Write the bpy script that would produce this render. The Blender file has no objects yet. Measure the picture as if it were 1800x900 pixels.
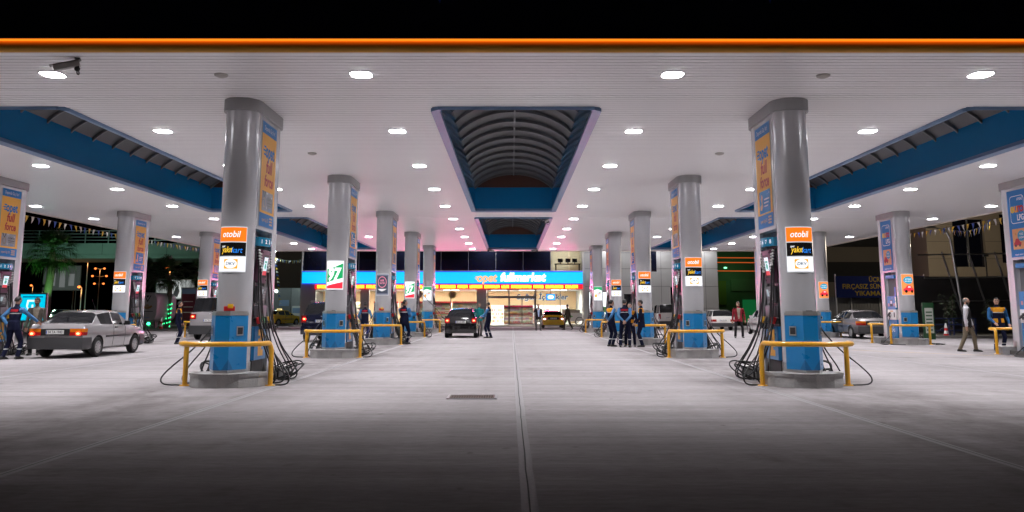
import bpy, bmesh, math, random
import numpy as np
from mathutils import Vector, Matrix
random.seed(7)
PI = math.pi
R = math.radians
sc = bpy.context.scene
C = sc.collection

# ------------------------------------------------------------------ camera, world, exposure
cam_d = bpy.data.cameras.new('camera'); cam = bpy.data.objects.new('camera', cam_d); C.objects.link(cam)
cam.location = (-0.1, 0.0, 1.4)
cam.rotation_euler = (R(90) + math.atan(210/1450), 0, -0.001)
cam_d.sensor_width = 36; cam_d.lens = 29.0; cam_d.shift_y = -115/1800
cam_d.clip_start = 0.1; cam_d.clip_end = 2000
sc.camera = cam
w = bpy.data.worlds.new('World'); sc.world = w; w.use_nodes = True
bgn = w.node_tree.nodes['Background']
sky = w.node_tree.nodes.new('ShaderNodeTexSky'); sky.sky_type = 'NISHITA'; sky.sun_disc = False
sky.sun_elevation = R(-4); sky.sun_rotation = R(200)
w.node_tree.links.new(sky.outputs[0], bgn.inputs[0])
bgn.inputs[1].default_value = 0.04          # night: next to nothing comes from the sky
sc.view_settings.view_transform = 'Standard'; sc.view_settings.look = 'None'
sc.view_settings.exposure = 0.0; sc.view_settings.gamma = 1.0
cy = sc.cycles
cy.use_denoising = True; cy.max_bounces = 6; cy.diffuse_bounces = 3; cy.glossy_bounces = 3
cy.transmission_bounces = 4; cy.transparent_max_bounces = 6; cy.caustics_reflective = False; cy.caustics_refractive = False
cy.sample_clamp_indirect = 30.0; cy.use_adaptive_sampling = True
LAMP_W = 120.0; LAMP_SPREAD = R(116); LAMP_COL = (1.0, 0.975, 1.0)

# ------------------------------------------------------------------ materials
_M = {}
def mat(name, col, rough=.5, metal=0.0, var=.10, scale=6.0, bump=0.0, coat=0.0, spec=.5, rvar=.08):
    if name in _M: return _M[name]
    m = bpy.data.materials.new(name); m.use_nodes = True; nt = m.node_tree; N = nt.nodes; L = nt.links
    b = N['Principled BSDF']
    b.inputs['Metallic'].default_value = metal; b.inputs['Coat Weight'].default_value = coat
    b.inputs['Specular IOR Level'].default_value = spec
    tc = N.new('ShaderNodeTexCoord'); nz = N.new('ShaderNodeTexNoise'); nz.inputs['Scale'].default_value = scale
    nz.inputs['Detail'].default_value = 6
    L.new(tc.outputs['Object'], nz.inputs['Vector'])
    mx = N.new('ShaderNodeMix'); mx.data_type = 'RGBA'
    mx.inputs[6].default_value = (*[max(0, c*(1-var)) for c in col], 1)
    mx.inputs[7].default_value = (*[min(1, c*(1+var)) for c in col], 1)
    L.new(nz.outputs['Fac'], mx.inputs[0]); L.new(mx.outputs[2], b.inputs['Base Color'])
    mr = N.new('ShaderNodeMapRange'); mr.inputs[3].default_value = max(.02, rough-rvar); mr.inputs[4].default_value = min(1, rough+rvar)
    L.new(nz.outputs['Fac'], mr.inputs[0]); L.new(mr.outputs[0], b.inputs['Roughness'])
    if bump:
        bp = N.new('ShaderNodeBump'); bp.inputs['Strength'].default_value = bump; bp.inputs['Distance'].default_value = .02
        n2 = N.new('ShaderNodeTexNoise'); n2.inputs['Scale'].default_value = scale*5; n2.inputs['Detail'].default_value = 4
        L.new(tc.outputs['Object'], n2.inputs['Vector']); L.new(n2.outputs['Fac'], bp.inputs['Height']); L.new(bp.outputs[0], b.inputs['Normal'])
    _M[name] = m; return m
def emi(name, col, s, base=None):
    if name in _M: return _M[name]
    m = bpy.data.materials.new(name); m.use_nodes = True; b = m.node_tree.nodes['Principled BSDF']
    b.inputs['Base Color'].default_value = (*(base or [c*.5 for c in col]), 1)
    b.inputs['Emission Color'].default_value = (*col, 1); b.inputs['Emission Strength'].default_value = s
    b.inputs['Roughness'].default_value = .3
    _M[name] = m; return m
def glass(name, tint=(.9, .95, .95), rough=.02):
    if name in _M: return _M[name]
    m = bpy.data.materials.new(name); m.use_nodes = True; nt = m.node_tree; N = nt.nodes; L = nt.links
    for n in list(N):
        if n.type == 'BSDF_PRINCIPLED': N.remove(n)
    out = N['Material Output']
    tr = N.new('ShaderNodeBsdfTransparent'); tr.inputs[0].default_value = (*tint, 1)
    gl = N.new('ShaderNodeBsdfGlossy'); gl.inputs['Roughness'].default_value = rough
    fr = N.new('ShaderNodeFresnel'); fr.inputs[0].default_value = 1.5
    mx = N.new('ShaderNodeMixShader'); L.new(fr.outputs[0], mx.inputs[0]); L.new(tr.outputs[0], mx.inputs[1]); L.new(gl.outputs[0], mx.inputs[2])
    L.new(mx.outputs[0], out.inputs[0]); _M[name] = m; return m

SILVER = mat('silver_paint', (.59, .59, .615), .25, .3, .03, 2.0, rvar=.015)
STEEL = mat('brushed_steel', (.5, .5, .5), .32, 1.0, .1, 10)
DSTEEL = mat('dull_steel', (.33, .33, .34), .45, .6, .15, 12)
BLUE = mat('blue_paint', (.006, .185, .46), .3, 0, .06, 4, coat=.2)
DBLUE = mat('deep_blue_panel', (.006, .195, .45), .18, 0, .05, 1.5, coat=.5)
RIM = mat('blue_grey_trim', (.16, .26, .42), .38, .25, .05, 2)
BLACK = mat('black_rubber', (.012, .012, .013), .4, 0, .3, 9)
PLASTIC = mat('black_plastic', (.02, .02, .022), .35, 0, .2, 9)
GREY = mat('grey_plastic', (.16, .15, .17), .4, 0, .1, 9)
PURPLE = mat('plum_plastic', (.15, .055, .10), .35, 0, .1, 9)
YELLOW = mat('yellow_paint', (.72, .36, .015), .3, 0, .12, 5, coat=.3)
RED = mat('red_plastic', (.55, .015, .02), .35, 0, .1, 9)
GREEN = mat('green_plastic', (.01, .25, .06), .35, 0, .1, 9)
YELP = mat('yellow_plastic', (.75, .42, .02), .35, 0, .1, 9)
WHITE = mat('white_paint', (.78, .78, .78), .35, 0, .05, 5)
CONC = mat('plinth_concrete', (.38, .37, .365), .75, 0, .35, 5, bump=.4)
DCONC = mat('oily_concrete', (.10, .095, .09), .7, 0, .5, 4, bump=.4)
ORANGE = mat('poster_orange', (.86, .43, .075), .38, 0, .03, 3, spec=.2)
PBLUE = mat('poster_blue', (.02, .19, .50), .38, 0, .04, 3, spec=.2)
PRED = mat('poster_red', (.50, .03, .05), .38, 0, .03, 3, spec=.2)
PSILV = mat('poster_silver', (.42, .42, .45), .25, .2, .3, 5)
PTXT = mat('poster_pale_text', (.55, .58, .65), .3, 0, .03, 3)
PORN = mat('poster_small_print', (.62, .36, .16), .3, 0, .03, 3)
CEIL = mat('white_soffit_lacquer', (.93, .92, .93), .35, 0, .015, .6); GAPSHADE = mat('soffit_gap_shade', (.66, .65, .66), .7)  # second, darker tone paints the shade into the grooves between slats

# ------------------------------------------------------------------ object helpers
def thing(name, label, cat, loc=(0, 0, 0), rz=0.0, group=None):
    o = bpy.data.objects.new(name, None); C.objects.link(o); o.empty_display_size = .2
    o.location = loc; o.rotation_euler = (0, 0, rz)
    o['label'] = label; o['category'] = cat; o['kind'] = 'thing'
    if group: o['group'] = group
    return o
def tag(o, label, cat, group=None):
    o['label'] = label; o['category'] = cat; o['kind'] = 'thing'
    if group: o['group'] = group
    return o
def copy_tree(o, parent=None):
    c = o.copy(); C.objects.link(c); c.parent = parent
    for ch in list(o.children): copy_tree(ch, c)
    return c
def place(proto, used, loc, rz, label, group):
    r = proto if not used else copy_tree(proto)
    r.location = loc; r.rotation_euler = (0, 0, rz); r['label'] = label; r['group'] = group
    return r

def catmull(pts, n=6):
    P = [Vector(p) for p in pts]; P = [P[0]*2-P[1]] + P + [P[-1]*2-P[-2]]; out = []
    for i in range(1, len(P)-2):
        p0, p1, p2, p3 = P[i-1:i+3]
        for k in range(n):
            t = k/n
            out.append(.5*((2*p1)+(p2-p0)*t+(2*p0-5*p1+4*p2-p3)*t*t+(3*p1-p0-3*p2+p3)*t**3))
    out.append(P[-2]); return out

class MB:
    def __init__(s): s.v = []; s.f = []; s.m = []
    def add(s, vs, fs, mi=0):
        b = len(s.v); s.v += [tuple(v) for v in vs]
        for f in fs: s.f.append([b+i for i in f]); s.m.append(mi)
    def box(s, x0, x1, y0, y1, z0, z1, mi=0, rot=None, bev=0):
        if bev:
            bm = bmesh.new(); bmesh.ops.create_cube(bm, size=1)
            for v in bm.verts: v.co = ((x0+x1)/2+v.co.x*(x1-x0), (y0+y1)/2+v.co.y*(y1-y0), (z0+z1)/2+v.co.z*(z1-z0))
            bmesh.ops.bevel(bm, geom=list(bm.edges), offset=bev, segments=2, profile=.6, affect='EDGES')
            vs = [v.co.copy() for v in bm.verts]; fs = [[v.index for v in f.verts] for f in bm.faces]; bm.free()
        else:
            vs = [Vector(p) for p in ((x0,y0,z0),(x1,y0,z0),(x1,y1,z0),(x0,y1,z0),(x0,y0,z1),(x1,y0,z1),(x1,y1,z1),(x0,y1,z1))]
            fs = [(0,3,2,1),(4,5,6,7),(0,1,5,4),(1,2,6,5),(2,3,7,6),(3,0,4,7)]
        if rot: vs = [rot @ v for v in vs]
        s.add(vs, fs, mi)
    def tube(s, pts, r, n=8, mi=0, cap=True):
        P = [Vector(p) for p in pts]; k = len(P); rs = r if isinstance(r, (list, tuple)) else [r]*k
        up = None; vs = []; fs = []
        for i in range(k):
            t = (P[min(i+1, k-1)]-P[max(i-1, 0)])
            t = t.normalized() if t.length > 1e-9 else Vector((0, 0, 1))
            if up is None: up = t.orthogonal().normalized()
            else:
                up = up - t*up.dot(t); up = up.normalized() if up.length > 1e-6 else t.orthogonal().normalized()
            bn = t.cross(up)
            for j in range(n):
                a = 2*PI*j/n; vs.append(P[i]+(up*math.cos(a)+bn*math.sin(a))*rs[i])
        for i in range(k-1):
            for j in range(n):
                j2 = (j+1) % n; fs.append((i*n+j, i*n+j2, (i+1)*n+j2, (i+1)*n+j))
        if cap: fs += [tuple(range(n-1, -1, -1)), tuple((k-1)*n+j for j in range(n))]
        s.add(vs, fs, mi)
    def lathe(s, prof, n=32, mi=0, o=(0, 0, 0), axis='z', a0=0, a1=2*PI):
        full = abs(a1-a0-2*PI) < 1e-6; m = n if full else n+1; vs = []; fs = []
        for (r, z) in prof:
            for j in range(m):
                a = a0+(a1-a0)*j/n; x, y = r*math.cos(a), r*math.sin(a)
                p = (x, y, z) if axis == 'z' else ((z, x, y) if axis == 'x' else (y, z, x))
                vs.append((p[0]+o[0], p[1]+o[1], p[2]+o[2]))
        for i in range(len(prof)-1):
            for j in range(n if not full else m):
                j2 = (j+1) % m
                if not full and j == n: continue
                fs.append((i*m+j, i*m+j2, (i+1)*m+j2, (i+1)*m+j))
        s.add(vs, fs, mi)
    def prism(s, poly, z0, z1, mi=0, cap=True):
        n = len(poly); vs = [(x, y, z0) for x, y in poly]+[(x, y, z1) for x, y in poly]
        fs = [(i, (i+1) % n, n+(i+1) % n, n+i) for i in range(n)]
        if cap: fs += [tuple(range(n-1, -1, -1)), tuple(range(n, 2*n))]
        s.add(vs, fs, mi)
    def ell(s, c, r, n=12, m=8, mi=0):
        vs = []; fs = []
        for i in range(m+1):
            t = PI*i/m
            for j in range(n):
                a = 2*PI*j/n; vs.append((c[0]+r[0]*math.sin(t)*math.cos(a), c[1]+r[1]*math.sin(t)*math.sin(a), c[2]+r[2]*math.cos(t)))
        for i in range(m):
            for j in range(n): fs.append((i*n+j, (i+1)*n+j, (i+1)*n+(j+1) % n, i*n+(j+1) % n))
        s.add(vs, fs, mi)
    def flat(s, mp, shape, mi=0, d=0.0):
        vs, fs = shape; s.add([mp(u, v, d) for u, v in vs], fs, mi)
    def mesh(s, name, ms, smooth=40):
        me = bpy.data.meshes.new(name); me.from_pydata(s.v, [], s.f)
        for m in (ms if isinstance(ms, (list, tuple)) else [ms]): me.materials.append(m)
        me.polygons.foreach_set('material_index', s.m)
        bm = bmesh.new(); bm.from_mesh(me); bmesh.ops.recalc_face_normals(bm, faces=bm.faces); bm.to_mesh(me); bm.free()
        if smooth: me.shade_smooth(); me.set_sharp_from_angle(angle=R(smooth))
        me.update(); return me
    def build(s, name, ms, parent=None, smooth=40):
        o = bpy.data.objects.new(name, s.mesh(name, ms, smooth)); C.objects.link(o); o.parent = parent; return o
def struct(name, mb, ms, smooth=40):
    o = mb.build(name, ms, None, smooth); o['kind'] = 'structure'; return o

# flat shapes in (u, v)
def rect(u0, u1, v0, v1, n=1):
    vs = []; fs = []
    for i in range(n+1):
        u = u0+(u1-u0)*i/n; vs += [(u, v0), (u, v1)]
    for i in range(n): fs.append((2*i, 2*i+2, 2*i+3, 2*i+1))
    return vs, fs
def oval(cu, cv, ru, rv, n=20): return [(cu+ru*math.cos(2*PI*i/n), cv+rv*math.sin(2*PI*i/n)) for i in range(n)], [tuple(range(n))]
def poly(pts): return list(pts), [tuple(range(len(pts)))]
def sliced(shape, du=.035):      # cut into narrow upright strips so that it can wrap a column
    bm = bmesh.new(); vs, fs = shape; V = [bm.verts.new((u, v, 0)) for u, v in vs]
    for f in fs:
        try: bm.faces.new([V[i] for i in f])
        except ValueError: pass
    us = [u for u, v in vs]; u = math.floor(min(us)/du)*du+du
    while u < max(us):
        bmesh.ops.bisect_plane(bm, geom=list(bm.verts)+list(bm.edges)+list(bm.faces), plane_co=(u, 0, 0), plane_no=(1, 0, 0)); u += du
    bm.verts.index_update(); r = [(v.co.x, v.co.y) for v in bm.verts], [tuple(v.index for v in f.verts) for f in bm.faces]
    bm.free(); return r
def xf(shape, du=0, dv=0, s=1.0, shear=0.0, su=1.0):
    vs, fs = shape; return [(du+(u*su+v*shear)*s, dv+v*s) for u, v in vs], fs
_T = {}
def text(body, bold=0.0):
    k = (body, bold)
    if k not in _T:
        c = bpy.data.curves.new('t', 'FONT'); c.body = body; c.size = 1.0; c.align_x = 'CENTER'; c.align_y = 'CENTER'; c.offset = bold; c.resolution_u = 3
        o = bpy.data.objects.new('t', c); me = bpy.data.meshes.new_from_object(o)
        _T[k] = ([(v.co.x, v.co.y) for v in me.vertices], [tuple(p.vertices) for p in me.polygons])
        bpy.data.objects.remove(o); bpy.data.curves.remove(c); bpy.data.meshes.remove(me)
    return _T[k]
def twidth(body, bold=0): vs = text(body, bold)[0]; return max(u for u, v in vs)-min(u for u, v in vs)
def tx(body, cu, cv, h, wd=None, bold=.02, shear=0.0):
    s = text(body, bold); su = 1.0
    if wd: su = wd/(twidth(body, bold)*h)
    return xf(s, cu, cv, h, shear, su)
def plane_map(o, u, v):
    o, u, v = Vector(o), Vector(u).normalized(), Vector(v).normalized(); n = u.cross(v)
    return lambda a, b, d: o+u*a+v*b+n*d
def cyl_map(cx, cyy, r):      # u is arc length, zero at the front (-Y), growing to +X
    return lambda u, v, d: (cx+(r+d)*math.sin(u/r), cyy-(r+d)*math.cos(u/r), v)
def logo_prongs(cu, cv, h):     # three speed prongs in front of the round initial
    return [rect(cu-.62*h, cu-.1*h, cv+.22*h, cv+.36*h), rect(cu-.8*h, cu-.1*h, cv-.07*h, cv+.07*h), rect(cu-.62*h, cu-.1*h, cv-.36*h, cv-.22*h)]

# ------------------------------------------------------------------ ground
def ground_mat():
    m = bpy.data.materials.new('worn_concrete'); m.use_nodes = True; nt = m.node_tree; N = nt.nodes; L = nt.links; b = N['Principled BSDF']; b.inputs['Specular IOR Level'].default_value = 0.0
    tc = N.new('ShaderNodeTexCoord')
    def noise(scale, mapscale=(1, 1, 1), det=6, rough=.55):
        mp = N.new('ShaderNodeMapping'); mp.inputs['Scale'].default_value = mapscale; L.new(tc.outputs['Object'], mp.inputs[0])
        n = N.new('ShaderNodeTexNoise'); n.inputs['Scale'].default_value = scale; n.inputs['Detail'].default_value = det; n.inputs['Roughness'].default_value = rough
        L.new(mp.outputs[0], n.inputs['Vector']); return n.outputs['Fac']
    def ramp(f, p0, c0, p1, c1):
        r = N.new('ShaderNodeValToRGB'); r.color_ramp.elements[0].position = p0; r.color_ramp.elements[0].color = (*c0, 1)
        r.color_ramp.elements[1].position = p1; r.color_ramp.elements[1].color = (*c1, 1); L.new(f, r.inputs[0]); return r.outputs[0]
    def mul(a, bb, f=1.0):
        x = N.new('ShaderNodeMix'); x.data_type = 'RGBA'; x.blend_type = 'MULTIPLY'; x.inputs[0].default_value = f; L.new(a, x.inputs[6]); L.new(bb, x.inputs[7]); return x.outputs[2]
    base = ramp(noise(.22), .3, (.325, .305, .315), .7, (.405, .383, .394))
    streak = ramp(noise(1.0, (.10, 2.2, 1), 8, .65), .3, (.77, .765, .76), .62, (1, 1, 1))      # broom finish and tyre wear across the slab
    fine = ramp(noise(9, (.5, 1.6, 1), 8, .7), .3, (.80, .79, .78), .65, (1.05, 1.05, 1.05))
    stain = ramp(noise(.55, (1, .7, 1), 5, .6), .60, (1, 1, 1), .78, (.62, .60, .58))
    drip = ramp(noise(1.7, (1, 1, 1), 3, .5), .66, (1, 1, 1), .76, (.84, .83, .82))
    oil = ramp(noise(4.5, (1, .8, 1), 2, .4), .70, (1, 1, 1), .78, (.74, .73, .72))
    speck = ramp(noise(60, (1, 1, 1), 2), .66, (1, 1, 1), .74, (.72, .7, .68))
    lane = ramp(noise(.9, (1.6, .03, 1), 4, .55), .50, (1, 1, 1), .75, (.90, .895, .89))         # long darker driving lanes
    sp = N.new('ShaderNodeSeparateXYZ'); L.new(tc.outputs['Object'], sp.inputs[0])
    def mth(op, a, v=None):
        q = N.new('ShaderNodeMath'); q.operation = op; L.new(a, q.inputs[0])
        if v is not None: q.inputs[1].default_value = v
        return q.outputs[0]
    dist = mth('ABSOLUTE', mth('SUBTRACT', mth('ABSOLUTE', mth('SUBTRACT', mth('ABSOLUTE', sp.outputs[0]), 10.84)), 5.43))     # metres from the nearest row of islands
    near = N.new('ShaderNodeMapRange'); near.inputs[1].default_value = .7; near.inputs[2].default_value = 2.4; near.inputs[3].default_value = 1; near.inputs[4].default_value = 0; L.new(dist, near.inputs[0])
    dirt = ramp(noise(.8, (1.2, .5, 1), 8, .65), .36, (.58, .565, .555), .64, (1, 1, 1))          # drips and soot where people refuel
    dm = N.new('ShaderNodeMix'); dm.data_type = 'RGBA'; L.new(near.outputs[0], dm.inputs[0]); dm.inputs[6].default_value = (1, 1, 1, 1); L.new(dirt, dm.inputs[7])
    base = mul(base, dm.outputs[2])
    c = mul(mul(mul(mul(mul(mul(mul(base, streak), fine), stain), speck), lane), drip), oil)
    L.new(c, b.inputs['Base Color'])
    mr = N.new('ShaderNodeMapRange'); mr.inputs[3].default_value = .48; mr.inputs[4].default_value = .8; L.new(noise(1.3), mr.inputs[0]); L.new(mr.outputs[0], b.inputs['Roughness'])
    bp = N.new('ShaderNodeBump'); bp.inputs['Strength'].default_value = .25; bp.inputs['Distance'].default_value = .01
    L.new(noise(30, (.4, 1.6, 1), 8, .7), bp.inputs['Height']); L.new(bp.outputs[0], b.inputs['Normal'])
    return m
g = MB(); g.add([(-40, -15, 0), (45, -15, 0), (45, 80, 0), (-40, 80, 0)], [(0, 1, 2, 3)])
struct('forecourt_ground', g, ground_mat(), 0)
ASPH = mat('night_asphalt', (.05, .05, .052), .6, 0, .3, 1.2, bump=.3)
g = MB(); g.add([(-900, -300, -.06), (900, -300, -.06), (900, 1500, -.06), (-900, 1500, -.06)], [(0, 1, 2, 3)])
struct('ground', g, mat('dark_earth', (.05, .045, .04), .9, 0, .4, .3), 0)
g = MB(); g.add([(-130, 66, -.02), (-40, 66, -.02), (-40, 300, -.02), (-130, 300, -.02)], [(0, 1, 2, 3)])
struct('road', g, ASPH, 0)
JNT = mat('joint_mortar', (.30, .288, .296), .8, 0, .2, 20); CRK = mat('joint_crack', (.05, .05, .05), .9, 0, .3, 20)
def joint(x, y0, y1, wd, crack):
    m = MB(); rr = random.Random(int(x*100)); y = y0; a = 0
    while y < y1:
        y2 = min(y+rr.uniform(.25, .9), y1); b2 = rr.uniform(-.004, .004)
        m.add([(x-wd/2+a, y, .004), (x+wd/2+a, y, .004), (x+wd/2+b2, y2, .004), (x-wd/2+b2, y2, .004)], [(0, 1, 2, 3)], 0)
        if crack: m.add([(x-.006+a, y, .008), (x+.006+a, y, .008), (x+.006+b2, y2, .008), (x-.006+b2, y2, .008)], [(0, 1, 2, 3)], 1)
        y = y2; a = b2
    o = struct('ground_joint', m, [JNT, CRK], 0)
joint(.03, -10, 71, .125, True)
joint(-4.46, -10, 71, .12, True); joint(4.46, -10, 71, .12, True)
joint(-10.8, 14, 71, .10, False); joint(10.8, 14, 71, .10, False)
m = MB()
for yy in (11.2, 20.6, 29.9, 39.2, 48.5, 57.8): m.add([(-30, yy, .006), (30, yy, .006), (30, yy+.02, .006), (-30, yy+.02, .006)], [(0, 1, 2, 3)])
struct('ground_joint', m, mat('saw_cut', (.22, .21, .215), .9, 0, .3, 8), 0)
# faint yellow lane line beside the gas islands
m = MB(); P = catmull([(10.5, 31.5, 0), (13.5, 27.3, 0), (16.5, 24.6, 0), (21, 22.6, 0)], 10)
for i in range(len(P)-1):
    d = (P[i+1]-P[i]).normalized(); nrm = Vector((-d.y, d.x, 0))*.05
    m.add([(*(P[i]-nrm).xy, .01), (*(P[i+1]-nrm).xy, .01), (*(P[i+1]+nrm).xy, .01), (*(P[i]+nrm).xy, .01)], [(0, 1, 2, 3)])
struct('road_marking', m, mat('worn_yellow_line', (.42, .27, .12), .8, 0, .5, 6), 0)
# drain grate
t = thing('drain_grate', 'rusty rectangular steel drain grate set in the bare concrete', 'drain', (-.73, 13.7, 0))
m = MB(); m.box(-.40, .40, -.30, -.26, .001, .016); m.box(-.40, .40, .26, .30, .001, .016); m.box(-.40, -.36, -.26, .26, .001, .016); m.box(.36, .40, -.26, .26, .001, .016)
m.build('frame', DSTEEL, t)
m = MB(); m.add([(-.36, -.26, .005), (.36, -.26, .005), (.36, .26, .005), (-.36, .26, .005)], [(0, 1, 2, 3)]); m.build('pit', CRK, t)
m = MB()
for i in range(18): x = -.34+i*.04; m.box(x-.009, x+.009, -.258, .258, .006, .013)
for y in (-.13, .0, .13): m.box(-.357, .357, y-.01, y+.01, .0062, .0135)
m.build('grille', mat('rusty_iron', (.16, .12, .10), .7, .4, .4, 12), t)

# ------------------------------------------------------------------ canopy
HC = 5.5
CAN = thing('station_canopy', 'wide white slatted filling station canopy with orange edge strip and blue roof openings', 'canopy', (0, 0, 0))
XB = [-20.3, -12.65, -9.2, -1.72, 1.72, 9.2, 12.65, 20.3]; YB = [12.75, 16.4, 34.1, 36.6, 55.6, 57.7]
m = MB(); per = .165
for i in range(7):
    for j in range(5):
        if i in (1, 3, 5) and j in (1, 3): continue
        x0, x1, y0, y1 = XB[i], XB[i+1], YB[j], YB[j+1]; y = y0; vs = []; fs = []
        prof = []
        k0 = math.floor(y0/per); k = k0; prof.append((y0, HC))
        while True:
            k += 1; yy = k*per
            if yy-.031 <= y0+.002: continue
            if yy+.002 >= y1: break
            prof += [(yy-.030, HC), (yy-.024, HC+.03), (yy-.006, HC+.03), (yy+.0, HC)]
        prof.append((y1, HC))
        for (yy, z) in prof: vs += [(x0, yy, z), (x1, yy, z)]
        for q in range(len(prof)-1): fs.append((2*q, 2*q+1, 2*q+3, 2*q+2))
        m.add(vs, fs)
        m.m[-len(fs):] = [1 if (prof[q][1]+prof[q+1][1])/2 > HC+.005 else 0 for q in range(len(fs))]
m.build('soffit', [CEIL, GAPSHADE], CAN, 0)
m = MB()   # roof deck above the soffit
for i in range(7):
    for j in range(5):
        if i in (1, 3, 5) and j in (1, 3): continue
        m.box(XB[i]+.02, XB[i+1]-.02, YB[j]+.02, YB[j+1]-.02, HC+.9, HC+1.0)
m.build('roof_deck', DSTEEL, CAN)
ORF = mat('orange_edge_strip', (.90, .42, .05), .4, 0, .03, 1)
NAVYF = mat('navy_fascia', (.008, .012, .035), .35, 0, .1, .7)
def edge(p, q, out, led):    # fascia between two corners, out = outward unit vector
    p, q, out = Vector(p), Vector(q), Vector(out)
    def run(mb, prof, mi=0):
        n = len(prof); vs = [tuple(p+out*a+Vector((0, 0, z))) for a, z in prof]+[tuple(q+out*a+Vector((0, 0, z))) for a, z in prof]
        mb.add(vs, [(i, (i+1), n+i+1, n+i) for i in range(n-1)], mi)
    mb = MB(); run(mb, [(-.02, 0), (0, -.035), (.06, -.04)], 0); mb.build('edge_lip', mat('beige_edge_lip', (.70, .62, .55), .5), CAN, 0)
    mb = MB(); run(mb, [(.06, -.04), (.10, -.025), (.125, .015), (.132, .065), (.12, .115), (.10, .132)]); mb.build('orange_strip', ORF, CAN, 60)
    mb = MB(); run(mb, [(.10, .132), (.19, .152), (.19, .165), (.13, .23), (.13, 1.25), (-.2, 1.25)]); mb.build('fascia', NAVYF, CAN, 0)
    if led:
        mb = MB(); run(mb, [(.106, .131), (.178, .147)]); mb.build('edge_light', emi('orange_edge_led', (1, .24, .012), 1.25), CAN, 0)
edge((-20.3, 12.75, HC), (20.3, 12.75, HC), (0, -1, 0), 5.0)
edge((-20.3, 57.7, HC), (-20.3, 12.75, HC), (-1, 0, 0), 3.0)
edge((20.3, 12.75, HC), (20.3, 57.7, HC), (1, 0, 0), 3.0)
edge((20.3, 57.7, HC), (-20.3, 57.7, HC), (0, 1, 0), 0)
# skylights
VAULT = mat('dark_vault_sheet', (.06, .061, .066), .45, 0, .2, 1); RIB = mat('grey_vault_rib', (.14, .14, .145), .5, .2, .1, 4)
def skylight(x0, x1, y0, y1):
    sk = MB(); wt = .95; b = .14
    mb = MB()    # trim standing proud of the soffit, with cut corners
    ch = .16
    outer = [(x0-.03, y0+ch-.03), (x0+ch-.03, y0-.03), (x1-ch+.03, y0-.03), (x1+.03, y0+ch-.03), (x1+.03, y1-ch+.03), (x1-ch+.03, y1+.03), (x0+ch-.03, y1+.03), (x0-.03, y1-ch+.03)]
    inner = [(x0+b, y0+ch+.05), (x0+ch+.05, y0+b), (x1-ch-.05, y0+b), (x1-b, y0+ch+.05), (x1-b, y1-ch-.05), (x1-ch-.05, y1-b), (x0+ch+.05, y1-b), (x0+b, y1-ch-.05)]
    n = 8; vs = []
    for (pl, z) in ((outer, HC+.004), (outer, HC-.07), (inner, HC-.03), (inner, HC+.06)): vs += [(x, y, z) for x, y in pl]
    mb.add(vs, [(r*n+i, r*n+(i+1) % n, (r+1)*n+(i+1) % n, (r+1)*n+i) for r in range(3) for i in range(n)])
    root = mb.build('skylight', RIM, CAN, 30)
    mb = MB()
    X0, X1, Y0, Y1 = x0+b-.01, x1-b+.01, y0+b-.01, y1-b+.01; z0, z1 = HC+.05, HC+wt
    mb.add([(X0, Y0, z0), (X1, Y0, z0), (X1, Y1, z0), (X0, Y1, z0), (X0, Y0, z1), (X1, Y0, z1), (X1, Y1, z1), (X0, Y1, z1)], [(0, 1, 5, 4), (1, 2, 6, 5), (2, 3, 7, 6), (3, 0, 4, 7)])
    mb.build('side_wall', DBLUE, root, 0)
    cx, hw, rise = (x0+x1)/2, (X1-X0)/2+.02, .62
    def arc(r_in, k=14): return [(cx+hw*math.sin(a)/math.sin(1.05)*1.0, z1-.02+(math.cos(a)-math.cos(1.05))/(1-math.cos(1.05))*rise-r_in) for a in [(-1.05+2.1*i/k) for i in range(k+1)]]
    A = arc(0); mb = MB(); k = len(A)
    mb.add([(x, Y0-.05, z) for x, z in A]+[(x, Y1+.05, z) for x, z in A], [(i, i+1, k+i+1, k+i) for i in range(k-1)])
    for yy in (Y0-.01, Y1+.01): mb.add([(x, yy, z) for x, z in A], [tuple(range(k))], 1)
    mb.build('vault', [VAULT, mat('rust_red_gable', (.09, .035, .022), .6)], root, 60)
    nr = 15; Bz = arc(.01); Cz = arc(.10)
    for q in range(nr):
        y = Y0+.25+(Y1-Y0-.5)*q/(nr-1); mb = MB(); vs = []
        for (pl, dy) in ((Bz, -.03), (Cz, -.03), (Cz, .03), (Bz, .03)): vs += [(x, y+dy, z) for x, z in pl]
        mb.add(vs, [(r*k+i, r*k+i+1, ((r+1) % 4)*k+i+1, ((r+1) % 4)*k+i) for r in range(4) for i in range(k-1)])
        mb.build('rib', RIB, root, 50)
    mb = MB(); mb.box(cx-.025, cx+.025, Y0+.2, Y1-.2, z1+rise-.15, z1+rise-.06); mb.build('ridge_bar', RIB, root)
for (a, b2) in ((1, 2), (3, 4)):
    pass
for i in (1, 3, 5):
    for j in (1, 3): skylight(XB[i], XB[i+1], YB[j], YB[j+1])

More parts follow.
